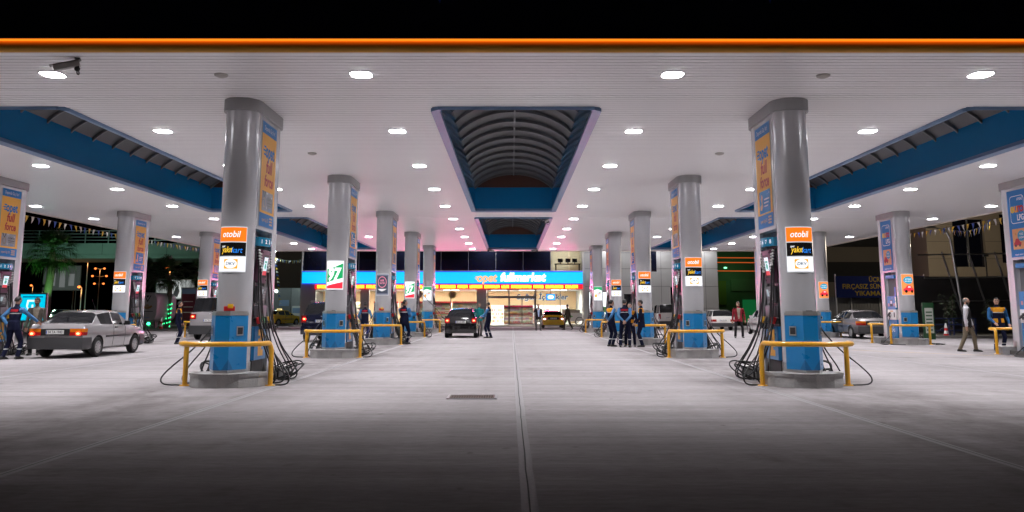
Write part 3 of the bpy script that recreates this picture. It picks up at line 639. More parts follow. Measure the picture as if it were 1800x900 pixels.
E_WHITE = emi('lit_white', (.95, .97, 1), .95); E_ORG = emi('lit_orange', (1, .20, .01), .95); E_BLK = mat('sign_black', (.015, .013, .012), .25)
E_YEL = emi('lit_yellow', (1, .62, .05), .95); E_BLUE = emi('lit_blue', (.02, .22, .8), .8); E_OR2 = emi('lit_amber', (1, .42, .03), .9); E_GRN = emi('lit_green', (.01, .40, .13), .9)
E_RED = emi('lit_red', (.85, .03, .06), .85); E_INK = emi('lit_ink_teal', (.01, .08, .18), .3); E_TEAL = emi('lit_teal', (.02, .35, .55), .8); E_PALE = emi('lit_pale', (.80, .80, .82), .75)
def sign_proto(kind):
    t = thing('column_sign', 'x', 'sign'); mp = cyl_map(0, 0, RC+.02)
    W = .27; K_ = W/.32; z0, z1 = (2.13, 2.96) if kind == 'cards' else (2.02, 2.86)
    m = MB(); m.flat(mp, rect(-W-.015, W+.015, z0-.02, z1+.02, 14), 0, 0)
    vs = []; k = 15        # rim back to the column
    for (u, d) in [(-W-.015+i*(2*W+.03)/14, 0) for i in range(15)]: vs.append((u, d))
    for zz in (z0-.02, z1+.02):
        m.add([mp(u, zz, 0) for u, d in vs]+[mp(u, zz, -.02) for u, d in vs], [(i, i+1, k+i+1, k+i) for i in range(k-1)])
    for u in (-W-.015, W+.015): m.add([mp(u, z0-.02, 0), mp(u, z1+.02, 0), mp(u, z1+.02, -.02), mp(u, z0-.02, -.02)], [(0, 1, 2, 3)])
    m.build('frame', emi('sign_frame_glow', (.8, .82, .85), .55), t, 60)
    def panel(name, a, b, mi, parts):
        ms = []; mb = MB()
        def ix(mm):
            if mm not in ms: ms.append(mm)
            return ms.index(mm)
        mb.flat(mp, rect(-W, W, a, b, 14), ix(mi), .004)
        for lay, (shape, mm) in enumerate(parts): mb.flat(mp, sliced(([(u*K_, v) for u, v in shape[0]], shape[1])), ix(mm), .007+.0025*lay)
        mb.build(name, ms, t, 60)
    h = (z1-z0)/3
    if kind == 'cards':
        panel('orange_panel', z1-h+.012, z1, E_ORG, [(tx('otobil', -.02, z1-h*.48, .17, .40, .012, .2), E_WHITE)])
        panel('black_panel', z0+h+.01, z1-h-.01, E_BLK, [(tx('opet', -.19, z0+h*1.70, .06, .09, .01, .2), E_WHITE), (tx('yakıt', -.09, z0+h*1.46, .16, .25, .012, .2), E_YEL), (tx('kart', .125, z0+h*1.42, .15, .22, .012, .2), E_BLUE)])
        panel('white_panel', z0, z0+h-.01, E_WHITE, [(rect(-.16, .15, z0+.045, z0+h-.05, 8), E_OR2), (oval(-.005, z0+h*.5, .14, .085, 24), E_WHITE), (tx('DKV', -.005, z0+h*.5, .085, .20, .015, .2), E_INK)])
    elif kind == 'ninety':
        panel('white_panel', z0, z1, E_WHITE, [(poly([(-.30, z0+.20), (.30, z0+.34), (.30, z0+.78), (-.0, z0+.66), (-.30, z0+.60)]), E_GRN), (poly([(-.30, z0+.02), (.30, z0+.02), (.30, z0+.22), (-.30, z0+.10)]), E_RED),
            (tx('97', -.02, z0+.43, .50, .46, .05, .12), E_WHITE), (rect(-.27, -.22, z0+.60, z0+.80), E_PALE)])
    elif kind == 'dark':
        panel('dark_panel', z0, z1, emi('sign_slate', (.16, .18, .25), .8), [(rect(-.27, .27, z0+.06, z1-.06, 6), emi('sign_slate_dark', (.05, .06, .09), .8)), (oval(0, z0+.52, .21, .23, 28), emi('sign_pink', (.9, .3, .42), .8)), (oval(0, z0+.52, .18, .20, 28), emi('sign_slate_dark', (0, 0, 0), 0)),
            (tx('AIR', .0, z0+.58, .12, .2, .02), emi('sign_pink', (0, 0, 0), 0)), (tx('WATER', .0, z0+.47, .10, .26, .02), emi('sign_pink', (0, 0, 0), 0)), (poly([(-.22, z0+.24), (.22, z0+.24), (.1, z0+.17), (0, z0+.14), (-.1, z0+.17)]), E_PALE)])
    elif kind == 'green':
        panel('white_panel', z0, z1, E_WHITE, [(poly([(-.32, z0+.62), (-.05, z0+.70), (.32, z0+.60), (.32, z1-.01), (-.32, z1-.01)]), E_GRN), (oval(.0, z0+.36, .2, .14), E_PALE), (rect(-.24, -.1, z0+.18, z0+.36), E_OR2), (rect(.05, .22, z0+.46, z0+.5), E_GRN), (rect(.05, .2, z0+.40, z0+.43), E_RED)])
    elif kind == 'advert':
        panel('advert_panel', z0, z1, emi('lit_advert_orange', (1, .32, .08), .8), [(oval(0, z0+.60, .24, .15, 24), E_TEAL), (tx('AYGAZ', 0, z0+.64, .08, .3, .01), E_WHITE), (tx('YAZ HEDİYESİ', 0, z0+.55, .07, .36, .01), E_WHITE),
            (poly([(-.24, z0+.14), (.25, z0+.14), (.27, z0+.24), (.17, z0+.28), (.1, z0+.38), (-.08, z0+.38), (-.16, z0+.28), (-.25, z0+.24)]), E_RED), (oval(-.13, z0+.14, .06, .06), E_BLK), (oval(.14, z0+.14, .06, .06), E_BLK), (poly([(-.06, z0+.29), (.09, z0+.29), (.06, z0+.35), (-.04, z0+.35)]), E_PALE)])
    return t

YI = [16.0, 25.25, 34.5, 43.75, 53.0]
NTH = ['front', 'second', 'third', 'fourth', 'rear']
used = {}
def inst(key, make, loc, label, group, rz=0.0):
    if key not in used: used[key] = make(); return place(used[key], False, loc, rz, label, group)
    return place(used[key], True, loc, rz, label, group)
def island(x, n, rowname, pk, sk, gas=False):
    w_ = f'{NTH[n]} island, {rowname}'; loc = (x, YI[n], 0)
    pd = {'medal': 'orange poster with silver medal picture', 'blue': 'orange poster with blue picture', 'lpg': 'blue gas poster'}[pk]
    inst('pillar_'+pk, lambda: pillar_proto(pk), loc, f'silver round-ended pillar with {pd}, {w_}', 'silver pillars carrying the canopy')
    if gas: inst('gas', gas_pump_proto, loc, f'blue and white gas pump, {w_}', 'gas pumps on the islands')
    else: v = (n+(x > 0)) % 2; inst('pump'+str(v), lambda: pump_proto(v), loc, f'tall dark fuel pump with black hoses, {w_}', 'fuel pumps on the islands')
    inst('kiosk', kiosk_proto, loc, f'blue faceted kiosk with small screens, {w_}', 'blue kiosks at the front of the islands')
    inst('rail', rail_proto, (x, YI[n]-.20, 0), f'yellow tube guard rail before the {w_}', 'yellow guard rails')
    if gas: inst('rail', rail_proto, (x, YI[n]+1.62, 0), f'yellow tube guard rail behind the {w_}', 'yellow guard rails', PI)
    sd = {'cards': 'lit sign of orange, black and white bands', 'ninety': 'lit white sign with green 97', 'dark': 'dark sign with red ring', 'green': 'lit white and green sign', 'advert': 'orange advert sign with red car'}[sk]
    inst('sign_'+sk, lambda: sign_proto(sk), loc, f'{sd} on pillar, {w_}', 'signs on the pillars')
LR, RR_ = 'left aisle row', 'right aisle row'
for n, (pk, sk) in enumerate((('medal', 'cards'), ('blue', 'ninety'), ('medal', 'dark'), ('blue', 'ninety'), ('medal', 'green'))): island(-5.41, n, LR, pk, sk)
for n, (pk, sk) in enumerate((('blue', 'cards'), ('medal', 'cards'), ('blue', 'cards'), ('medal', 'cards'), ('blue', 'green'))): island(5.41, n, RR_, pk, sk)
for n, (pk, sk) in ((1, ('medal', 'cards')), (2, ('blue', 'cards')), (3, ('medal', 'cards')), (4, ('blue', 'cards'))): island(-16.27, n, 'road side row', pk, sk)
for n in (1, 2, 3, 4): island(16.27, n, 'car wash row', 'lpg', 'advert', True)
# squeegee boxes and rag on the kiosk lids
def rag(x, y, label):
    m = MB(); m.box(-.10, .10, -.06, .06, 0, .09, 0, Matrix.Rotation(.3, 4, 'Z'), .01); m.box(-.03, .07, -.065, .0, .05, .13, 1, Matrix.Rotation(.3, 4, 'Z'), .01)
    o = m.build('leaflet_box', [RED, YELP], None); o.location = (x, y, 1.382); tag(o, label, 'leaflet box', 'red boxes on the kiosk lids')
rag(-5.36, 15.56, 'red and yellow leaflet box on the front kiosk lid of the left aisle row')
rag(-5.40, 34.05, 'red leaflet box on the third kiosk lid, beside the attendant with blue sleeves')
# ------------------------------------------------------------------ vehicles
TYRE = mat('tyre_rubber', (.018, .018, .019), .75, 0, .3, 12); WELL = mat('wheel_well', (.008, .008, .008), .9)
CGLASS = mat('car_glass', (.010, .011, .013), .04, 0, .1, 3, rvar=.01); BUMP = mat('bumper_grey', (.045, .045, .048), .5, 0, .1, 5)
TRIMK = mat('black_trim', (.012, .012, .013), .45); HUB = mat('wheel_silver', (.42, .42, .42), .35, .6, .1, 8)
PLATE = mat('plate_white', (.75, .75, .73), .4); PINK = mat('plate_ink', (.02, .02, .02), .5)
TAIL = mat('tail_lens_red', (.35, .012, .012), .15, 0, .1, 8, coat=.5); AMBER = mat('tail_lens_amber', (.6, .16, .01), .15, 0, .1, 8, coat=.5); CLEARL = mat('clear_lens', (.6, .6, .6), .1, 0, .1, 8, coat=.5)
BRAKE = emi('brake_light', (1, .04, .015), 3.5); BRAKEHOT = emi('brake_light_core', (1, .30, .12), 6.0); HEADON = emi('headlight_on', (1, .93, .8), 60.0); REVERSE = emi('reverse_light', (1, .8, .7), 6.0)
def paint(name, col, rough=.22, metal=.0): return mat(name, col, rough, metal, .03, 2, coat=.7, rvar=.02)

# stations from the rear (y = 0) to the front: (y, z_bottom, z_belt, z_top, half width at the belt, half width of the roof); flag = what the gap to the next one is
STYLES = {
 'sedan': dict(L=4.27, W=.845, ax=(.92, 3.38), wr=.30, st=[(0, .36, .66, .66, .70, .5, ''), (.05, .30, .86, .86, .79, .5, ''), (.12, .27, .965, .965, .80, .5, ''), (.40, .24, .985, .985, .815, .5, ''), (.62, .22, .985, .985, .825, .5, 'rw'), (1.06, .22, .975, 1.335, .835, .61, 'sw'), (1.42, .22, .965, 1.39, .84, .635, 'sw'), (1.80, .22, .955, 1.405, .842, .64, 'p'), (1.88, .22, .953, 1.405, .842, .64, 'sw'), (2.50, .22, .935, 1.365, .84, .62, 'ws'), (3.14, .22, .915, .915, .83, .5, ''), (3.80, .24, .84, .84, .81, .5, ''), (4.15, .28, .74, .74, .77, .5, ''), (4.27, .36, .62, .62, .66, .5, '')]),
 'hatch': dict(L=3.95, W=.84, ax=(.72, 3.20), wr=.30, st=[(0, .34, .70, .70, .70, .5, ''), (.04, .28, .95, .95, .785, .5, ''), (.10, .24, 1.04, 1.04, .80, .5, 'rw'), (.34, .22, 1.02, 1.43, .815, .56, 'sw'), (1.15, .22, .99, 1.49, .835, .59, 'p'), (1.24, .22, .985, 1.492, .835, .59, 'sw'), (2.15, .22, .96, 1.44, .835, .58, 'ws'), (2.98, .22, .94, .94, .82, .5, ''), (3.55, .24, .84, .84, .79, .5, ''), (3.86, .28, .72, .72, .73, .5, ''), (3.95, .36, .6, .6, .62, .5, '')]),
 'estate': dict(L=4.25, W=.82, ax=(.95, 3.37), wr=.29, st=[(0, .36, .62, .62, .74, .5, ''), (.05, .30, .84, .84, .79, .5, ''), (.08, .27, .95, .95, .80, .5, 'rw'), (.34, .24, .95, 1.38, .81, .60, 'sw'), (1.15, .24, .95, 1.42, .815, .61, 'p'), (1.24, .24, .95, 1.42, .815, .61, 'sw'), (1.82, .24, .945, 1.42, .815, .61, 'p'), (1.90, .24, .945, 1.42, .815, .61, 'sw'), (2.45, .24, .93, 1.38, .815, .60, 'ws'), (3.05, .24, .91, .91, .81, .5, ''), (3.9, .26, .84, .84, .79, .5, ''), (4.2, .30, .76, .76, .76, .5, ''), (4.25, .36, .62, .62, .72, .5, '')]),
 'suv': dict(L=4.55, W=.92, ax=(.85, 3.60), wr=.35, st=[(0, .40, .78, .78, .80, .5, ''), (.05, .34, 1.05, 1.05, .88, .5, ''), (.10, .30, 1.16, 1.16, .89, .5, 'rw'), (.36, .28, 1.14, 1.68, .90, .66, 'sw'), (1.30, .28, 1.12, 1.76, .915, .68, 'p'), (1.40, .28, 1.115, 1.765, .915, .68, 'sw'), (2.20, .28, 1.10, 1.75, .915, .68, 'p'), (2.30, .28, 1.10, 1.745, .915, .68, 'sw'), (2.75, .28, 1.08, 1.69, .915, .66, 'ws'), (3.45, .28, 1.05, 1.05, .90, .5, ''), (4.1, .30, .96, .96, .88, .5, ''), (4.45, .34, .84, .84, .83, .5, ''), (4.55, .42, .70, .70, .72, .5, '')]),
 'van': dict(L=4.9, W=.97, ax=(1.0, 3.95), wr=.34, st=[(0, .40, .80, .80, .86, .5, ''), (.05, .34, 1.15, 1.15, .93, .5, ''), (.10, .30, 1.28, 1.28, .94, .5, 'rw'), (.30, .28, 1.26, 1.98, .95, .76, 'sw'), (1.45, .28, 1.25, 2.06, .965, .78, 'p'), (1.56, .28, 1.25, 2.06, .965, .78, 'sw'), (2.70, .28, 1.22, 2.06, .965, .78, 'p'), (2.80, .28, 1.22, 2.06, .965, .78, 'sw'), (3.4, .28, 1.18, 1.95, .96, .75, 'ws'), (4.25, .28, 1.12, 1.12, .95, .5, ''), (4.65, .30, .98, .98, .91, .5, ''), (4.83, .34, .82, .82, .86, .5, ''), (4.9, .42, .66, .66, .74, .5, '')]),
 'smallvan': dict(L=4.2, W=.86, ax=(.80, 3.38), wr=.31, st=[(0, .40, .80, .80, .78, .5, ''), (.04, .34, 1.02, 1.02, .82, .5, ''), (.07, .30, 1.16, 1.16, .83, .5, 'rw'), (.16, .26, 1.16, 1.82, .84, .72, 'sw'), (1.10, .26, 1.14, 1.86, .855, .73, 'p'), (1.22, .26, 1.14, 1.86, .855, .73, 'sw'), (2.35, .26, 1.08, 1.80, .855, .71, 'ws'), (3.15, .26, 1.02, 1.02, .84, .5, ''), (3.8, .28, .88, .88, .81, .5, ''), (4.12, .32, .74, .74, .76, .5, ''), (4.2, .4, .62, .62, .66, .5, '')]),
}
def ring(s):
    y, zb, zl, zt, w_, wr, _ = s; cab = zt > zl+.05; zm = zb+(zl-zb)*.52
    if cab: top = [(wr+(w_*.945-wr)*.10, zt-.075), (wr*.86, zt-.012), (0, zt)]
    else: top = [(w_*.90, zl+.018), (w_*.62, zl+.034), (0, zl+.042)]
    h = [(0, zb), (w_*.84, zb), (w_*.955, zb+.07), (w_*1.0, zm), (w_*.988, zl-.10*(zl-zb)), (w_*.945, zl)]+top
    return [(x, y, z) for x, z in h]
def side_at(st, y, k):       # point of ring index k at station y
    for a, b in zip(st[:-1], st[1:]):
        if a[0] <= y <= b[0]:
            t = (y-a[0])/(b[0]-a[0]); pa, pb = ring(a)[k], ring(b)[k]
            return Vector([pa[i]+(pb[i]-pa[i])*t for i in range(3)])
_cars = {}
def car(style, label, cat, loc, pm, rz=0.0, group='vehicles on the forecourt', name='parked_car', brake='on', bump=BUMP, plate=None, kind='round', front_on=False, extras=()):
    S = STYLES[style]; st = S['st']; L = S['L']; t = thing(name, label, cat, loc, rz, group)
    # denser stations along plain stretches for rounder plan corners
    rings = [ring(s) for s in st]; n = len(rings[0]); vs = []; fs = []; mi = []
    for r in rings:
        vs += r+[(-x, y, z) for x, y, z in reversed(r[1:-1])]
    m_ = 2*n-2
    for i in range(len(rings)-1):
        fl = st[i][6]
        for j in range(m_):
            j2 = (j+1) % m_; k = j if j < n-1 else m_-1-j      # ring band index (0..n-2)
            g_ = 0
            if fl == 'sw' and k == 5: g_ = 1
            if fl in ('ws', 'rw') and k in (6, 7): g_ = 1
            if fl == 'rw' and style in ('van', 'smallvan', 'suv', 'estate') and k == 5: g_ = 0
            fs.append((i*m_+j, i*m_+j2, (i+1)*m_+j2, (i+1)*m_+j)); mi.append(g_)
    fs += [tuple(range(m_)), tuple((len(rings)-1)*m_+j for j in range(m_))]; mi += [0, 0]
    mb = MB(); mb.v = vs; mb.f = [list(f) for f in fs]; mb.m = mi
    key = (style,)
    if key not in _cars:
        me = mb.mesh('shell', [pm, CGLASS, WELL], 0); o = bpy.data.objects.new('shell', me); C.objects.link(o)
        cut = MB()
        for a in S['ax']:
            for sx in (-1, 1): cut.lathe([(0, sx*(S['W']+.2)), (S['wr']+.055, sx*(S['W']+.2)), (S['wr']+.055, sx*(S['W']-.24)), (0, sx*(S['W']-.24))], 28, 2, (0, a, S['wr']), 'x')
        cm = cut.mesh('cut', [pm, CGLASS, WELL], 0); co = bpy.data.objects.new('cut', cm); C.objects.link(co)
        md = o.modifiers.new('b', 'BOOLEAN'); md.object = co; md.operation = 'DIFFERENCE'; md.solver = 'EXACT'
        dg = bpy.context.evaluated_depsgraph_get(); ev = o.evaluated_get(dg).to_mesh()
        _cars[key] = ([v.co.copy() for v in ev.vertices], [tuple(p.vertices) for p in ev.polygons], [p.material_index for p in ev.polygons])
        bpy.data.objects.remove(o); bpy.data.objects.remove(co); bpy.data.meshes.remove(me); bpy.data.meshes.remove(cm)
    V, F, MI = _cars[key]
    off = Vector((0, 0, 0))
    def sub(nm, cond, mats_, push=0.0):
        sel = [(f, g_) for f, g_ in zip(F, MI) if cond(f, g_)]
        idx = {}; b = MB()
        for f, g_ in sel:
            for i in f: idx.setdefault(i, len(idx))
        b.v = [tuple(V[i]) for i in idx]; b.f = [[idx[i] for i in f] for f, _ in sel]; b.m = [1 if g_ == 2 else 0 for _, g_ in sel]
        return b.build(nm, mats_, t, 32)
    cen = lambda f: sum((V[i] for i in f), Vector())/len(f)
    sub('body', lambda f, g_: g_ != 1, [pm, WELL])
    ymid = [s[0] for s in st if s[6] == 'sw']
    yrw = [(st[i][0], st[i+1][0]) for i in range(len(st)-1) if st[i][6] == 'rw'][0]; yws = [(st[i][0], st[i+1][0]) for i in range(len(st)-1) if st[i][6] == 'ws'][0]
    sub('rear_window', lambda f, g_: g_ == 1 and yrw[0] <= cen(f).y <= yrw[1], [CGLASS, WELL])
    sub('windscreen', lambda f, g_: g_ == 1 and yws[0] <= cen(f).y <= yws[1], [CGLASS, WELL])
    for i in range(len(st)-1):
        if st[i][6] == 'sw':
            for sx in (-1, 1): sub('side_window', lambda f, g_: g_ == 1 and st[i][0] <= cen(f).y <= st[i+1][0] and cen(f).x*sx > 0, [CGLASS, WELL])
    W_ = S['W']; wr = S['wr']
    # wheels
    for a in S['ax']:
        for sx in (-1, 1):
            e = MB(); e.lathe([(wr*.62, -.085), (wr*.9, -.095), (wr, -.06), (wr, .06), (wr*.9, .095), (wr*.62, .085)], 28, 0, (sx*(W_-.10), a, wr), 'x')
            wh = e.build('wheel', TYRE, t, 50)
            e = MB(); x = sx*(W_-.10+.075)
            e.lathe([(wr*.63, x+sx*.01), (wr*.60, x-sx*.01), (wr*.5, x), (wr*.2, x+sx*.015), (0, x+sx*.02)], 28, 0, (0, a, wr), 'x')
            for q in range(9): an = 2*PI*q/9; e.lathe([(0, x+sx*.0075), (wr*.055, x+sx*.006)], 8, 1, (0, a+wr*.43*math.cos(an), wr+wr*.43*math.sin(an)), 'x')
            e.build('rim', [HUB, WELL], wh, 50)
    # bumpers follow the plan of the ends
    def bumper(rear, z0, z1):
        ys = (0, .05, .16, .5) if rear else (L, L-.10, L-.22, L-.55); P = []
        for q, y in enumerate(ys):
            p = side_at(st, y, 3); P.append((min(p.x+.022, W_+.01), y+(-.035 if rear else .035)*(1 if q < 2 else .3)))
        pl = [(-x, y) for x, y in P[::-1]]+P; inn = [(x*.9, y+(.12 if rear else -.12)) for x, y in pl]
        k = len(pl); b = MB(); vs = []
        for zz, sc_ in ((z0, .985), (z0+.05, 1), (z1-.04, 1), (z1, .985)): vs += [(x*sc_, y, zz) for x, y in pl]
        fsx = [(r*k+i, r*k+i+1, (r+1)*k+i+1, (r+1)*k+i) for r in range(3) for i in range(k-1)]
        vs += [(x, y, z1) for x, y in inn]+[(x, y, z0) for x, y in inn]
        fsx += [(3*k+i, 3*k+i+1, 4*k+i+1, 4*k+i) for i in range(k-1)]+[(i, i+1, 5*k+i+1, 5*k+i) for i in range(k-1)]
        b.add(vs, fsx); return b.build('bumper', bump, t, 35)
    zb1 = {'sedan': .60, 'hatch': .62, 'estate': .52, 'suv': .70, 'van': .68, 'smallvan': .58}[style]
    bumper(True, .27 if style != 'suv' else .34, zb1); bumper(False, .27, .58)
    # tail lights
    zt0, zt1, xi = {'sedan': (.66, .86, .42), 'hatch': (.74, 1.0, .56), 'estate': (.60, .76, .48), 'suv': (.86, 1.16, .66), 'van': (.98, 1.22, .62), 'smallvan': (.72, 1.10, .68)}[style]
    for sx in (-1, 1):
        b = MB(); seg = []
        for z in (zt0, (zt0+zt1)/2, zt1):
            row = []
            for f_ in (0, .45, .85, 1.0): row.append(f_)
            seg.append(z)
        # follows the corner: from the inner edge round to the side
        ends = [(xi, -.012), (xi+(W_*.90-xi)*.6, -.012), (W_*.905, .004), (W_*.972, .06), (W_*.992, .20)]
        k = len(ends); vs = []
        for z in (zt0, zt0+(zt1-zt0)*.5, zt1):
            dy = 0 if z < zt0+.1 else (.045 if z < zt1-.02 else .06)
            vs += [(sx*x, y+dy*.35, z) for x, y in ends]
        fsx = [(r*k+i, r*k+i+1, (r+1)*k+i+1, (r+1)*k+i) for r in range(2) for i in range(k-1)]
        vs += [(sx*(x-.05), y+.10, zz) for zz in (zt0, zt1) for x, y in ends]
        fsx += [(i, i+1, 3*k+i+1, 3*k+i) for i in range(k-1)]+[(2*k+i, 2*k+i+1, 4*k+i+1, 4*k+i) for i in range(k-1)]
        b.add(vs, fsx, 0)
        for q in range(len(b.f)):
            f = b.f[q]
            if style == 'sedan' and all(i >= k for i in f) and q < 2*(k-1): b.m[q] = 1
        tl = b.build('tail_light', [TAIL, AMBER], t, 30)
        if brake:
            cx = (W_*.80 if style != 'estate' else W_*.75); zc = zt0+(zt1-zt0)*(.28 if style == 'sedan' else .5); b = MB()
            b.ell((sx*cx, -.012, zc), (.085, .02, .055), 14, 8, 0); b.ell((sx*cx, -.026, zc), (.05, .012, .032), 12, 6, 1); b.build('lamp', [BRAKE, BRAKEHOT] if brake == 'on' else ([REVERSE, REVERSE] if brake == 'white' else [TAIL, TAIL]), tl, 60)
    # head lights
    for sx in (-1, 1):
        b = MB(); b.box(*sorted((sx*W_*.48, sx*W_*.86)), L-.16, L-.03, .60, .72, 0, None, .02); b.build('headlight', HEADON if front_on else CLEARL, t, 40)
    # number plates, badge, handles, mirrors, seams, wiper
    zp = {'sedan': .76, 'hatch': .80, 'estate': .70, 'suv': .92, 'van': .92, 'smallvan': .84}[style]
    if style == 'sedan':
        b = MB(); b.box(-.42, .42, -.016, .06, .665, .855); b.build('plate_recess', TRIMK, t)
    b = MB(); b.box(-.26, .26, -.030, .06, zp-.058, zp+.058); pl_ = b.build('plate', PLATE, t)
    mp = plane_map((0, -.030, zp), (1, 0, 0), (0, 0, 1)); b = MB(); b.flat(mp, rect(-.255, -.225, -.05, .05), 1, .003)
    b.flat(mp, tx(plate or '34 TK 207', .01, 0, .105, .42, .015), 0, .003)
    b.build('lettering', [PINK, mat('plate_blue', (.02, .08, .4), .4)], pl_, 0)
    b = MB(); zd = st[2][2]-.05; b.lathe([(0, -.005), (.035, -.002), (.035, .02)], 16, 0, (0, .10 if style == 'sedan' else .06, zd), 'y'); b.build('badge', STEEL, t)
    b = MB(); p = [side_at(st, yws[0]-.18 if style not in ('van',) else yws[0]-.1, 5)]
    for sx in (-1, 1):
        b = MB(); pp = side_at(st, yws[0]+.10, 5); b.box(*sorted((sx*(pp.x+.02), sx*(pp.x+.19))), pp.y-.05, pp.y+.05, pp.z-.0, pp.z+.13, 0, None, .03); b.box(*sorted((sx*(pp.x-.06), sx*(pp.x+.03))), pp.y-.02, pp.y+.03, pp.z+.0, pp.z+.05); b.build('mirror', TRIMK if style in ('sedan', 'estate') else pm, t, 40)
    ps = [s[0]+.04 for s in st if s[6] == 'p']+[yws[0]+.12]
    for sx in (-1, 1):
        for y in ps:
            b = MB(); b.tube([Vector((sx*q.x, q.y, q.z))+Vector((sx*.001, 0, 0)) for q in [side_at(st, y, k) for k in (2, 3, 4, 5)]], .007, 5); b.build('door_seam', WELL, t)
        for y in ps[:]:
            q = side_at(st, y+.16 if y != ps[-1] else y-.62, 4); b = MB(); b.box(*sorted((sx*(q.x-.01), sx*(q.x+.022))), q.y-.08, q.y+.08, q.z-.03, q.z+.015, 0, None, .008); b.build('handle', TRIMK, t)
        b = MB(); q0, q1 = side_at(st, S['ax'][0]+wr+.12, 3), side_at(st, S['ax'][1]-wr-.12, 3); b.box(*sorted((sx*(W_-.005), sx*(W_+.012))), q0.y, q1.y, q0.z-.03, q0.z+.02, 0, None, .006); b.build('side_trim', TRIMK, t)
    r0, r1 = [s for s in st if s[6] == 'rw'][0], st[[i for i in range(len(st)) if st[i][6] == 'rw'][0]+1]
    b = MB(); a_ = Vector((.0, r0[0]-.012, r0[2]+.05)); e_ = Vector((.42, r0[0]+(r1[0]-r0[0])*.25-.02, r0[2]+(r1[3]-r0[2])*.25+.02)); b.tube([a_, e_], .012, 6)
    if style != 'sedan': b.build('wiper', TRIMK, t)
    for fn in extras: fn(t, S)
    return t
def taxi_roof_sign(t, S):
    b = MB(); b.box(-.24, .24, 1.9, 2.06, 1.385, 1.53, 0, None, .03); s = b.build('roof_sign', emi('taxi_sign', (1, .75, .3), 1.2), t)
    b = MB(); b.flat(plane_map((0, 1.9, 1.455), (1, 0, 0), (0, 0, 1)), tx('TAKSİ', 0, 0, .11, .36, .02), 0, .004); b.build('lettering', PINK, s, 0)
def roof_rails(t, S):
    for sx in (-1, 1):
        b = MB(); b.tube([(sx*.62, .5, 1.72), (sx*.63, .62, 1.80), (sx*.64, 2.3, 1.82), (sx*.63, 2.5, 1.75)], .018, 6); b.build('roof_rail', TRIMK, t)
def aerial(t, S):
    b = MB(); b.tube([(.0, 2.3, 1.36), (0, 2.0, 1.75)], .005, 5); b.build('aerial', TRIMK, t)
SILV = paint('silver_car_paint', (.42, .405, .41), .18, .35); BLK = paint('black_car_paint', (.012, .011, .013), .12); TAXI = paint('taxi_yellow_paint', (.78, .47, .015), .25)
WHT = paint('white_car_paint', (.70, .69, .66), .25); GRYC = paint('grey_car_paint', (.27, .255, .255), .25, .35); NAVC = paint('dark_blue_car_paint', (.012, .014, .035), .12)
car('sedan', 'silver sedan with dark grey bumper and plate 34 TA 1943, brake lights lit', 'car', (-13.44, 24.5, 0), SILV, plate='34 TA 1943', extras=(aerial,))
car('van', 'tall silver passenger van with brake lights, half behind the big pillar', 'van', (-14.35, 39.4, 0), paint('silver_van_paint', (.40, .38, .39), .25, .3), name='passenger_van')
car('suv', 'black sport utility car behind the pillar with the green 97 sign', 'car', (-8.45, 36.7, 0), NAVC, bump=NAVC, extras=(roof_rails,))
car('hatch', 'black hatchback with red lights on, in the middle aisle before the market', 'car', (-2.66, 42.3, 0), BLK, bump=BLK, plate='34 UE 6082')
car('sedan', 'yellow taxi from behind, stopped at the market windows', 'taxi', (3.17, 64.6, 0), TAXI, bump=TAXI, brake='white', plate='34 TBC 41', name='taxi', group='yellow taxis')
car('sedan', 'yellow taxi beside the market end wall, seen past the big left pillar', 'taxi', (-21.7, 73.0, 0), TAXI, R(-24), bump=TAXI, brake='', name='taxi', group='yellow taxis', extras=(taxi_roof_sign,))
car('smallvan', 'white small van by the grey panel wall', 'van', (11.85, 62.8, 0), WHT, brake='', name='small_van')
car('estate', 'white boxy estate car next to the man in the red jacket', 'car', (14.55, 57.6, 0), WHT, brake='', plate='34 FSL 06')
car('hatch', 'pale silver car just behind the big right pillar', 'car', (14.6, 46.2, 0), paint('pale_silver_paint', (.5, .5, .5), .25, .2), R(-3), brake='')
car('sedan', 'grey saloon parked beyond the gas pumps under the blue banner', 'car', (17.7, 40.9, 0), GRYC, brake='off', bump=BUMP)
# ------------------------------------------------------------------ people: one continuous skin per person, grown from overlapping tapered limbs and remeshed
SKIN = mat('skin', (.42, .24, .17), .5, 0, .08, 8); HAIRM = mat('dark_hair', (.012, .009, .008), .6, 0, .3, 40); GREYHAIR = mat('grey_hair', (.12, .115, .11), .6, 0, .3, 40)
SHOE = mat('dark_shoe', (.02, .018, .016), .45, 0, .2, 10); EYE = mat('eye_dark', (.015, .012, .01), .3); LIP = mat('lip', (.30, .12, .10), .5); BROW = HAIRM
def cloth(n, c): return mat(n, c, .9, 0, .22, 9, bump=.5, spec=.08)
NAVY = cloth('navy_cloth', (.010, .012, .032)); LBLUE = cloth('light_blue_sleeve', (.075, .20, .40)); YLW = cloth('amber_yoke', (.62, .27, .02)); REFL = mat('reflective_stripe', (.45, .45, .45), .5); REDP = cloth('red_print', (.35, .02, .03)); DARKJ = cloth('dark_jacket', (.02, .018, .02))
GREYT = cloth('grey_trousers', (.16, .155, .15)); TURQ = cloth('turquoise_top', (.02, .24, .25)); KHAKI = cloth('khaki_trousers', (.17, .14, .10)); WHITEC = cloth('white_cloth', (.55, .54, .58)); MAROON = cloth('maroon_jacket', (.24, .025, .035)); BEIGE = cloth('beige_shirt', (.30, .26, .21))
TWEED = cloth('grey_brown_coat', (.13, .115, .10)); OLIVE = cloth('dark_brown_suit', (.045, .035, .026)); PALEB = cloth('pale_blue_shirt', (.35, .42, .6))
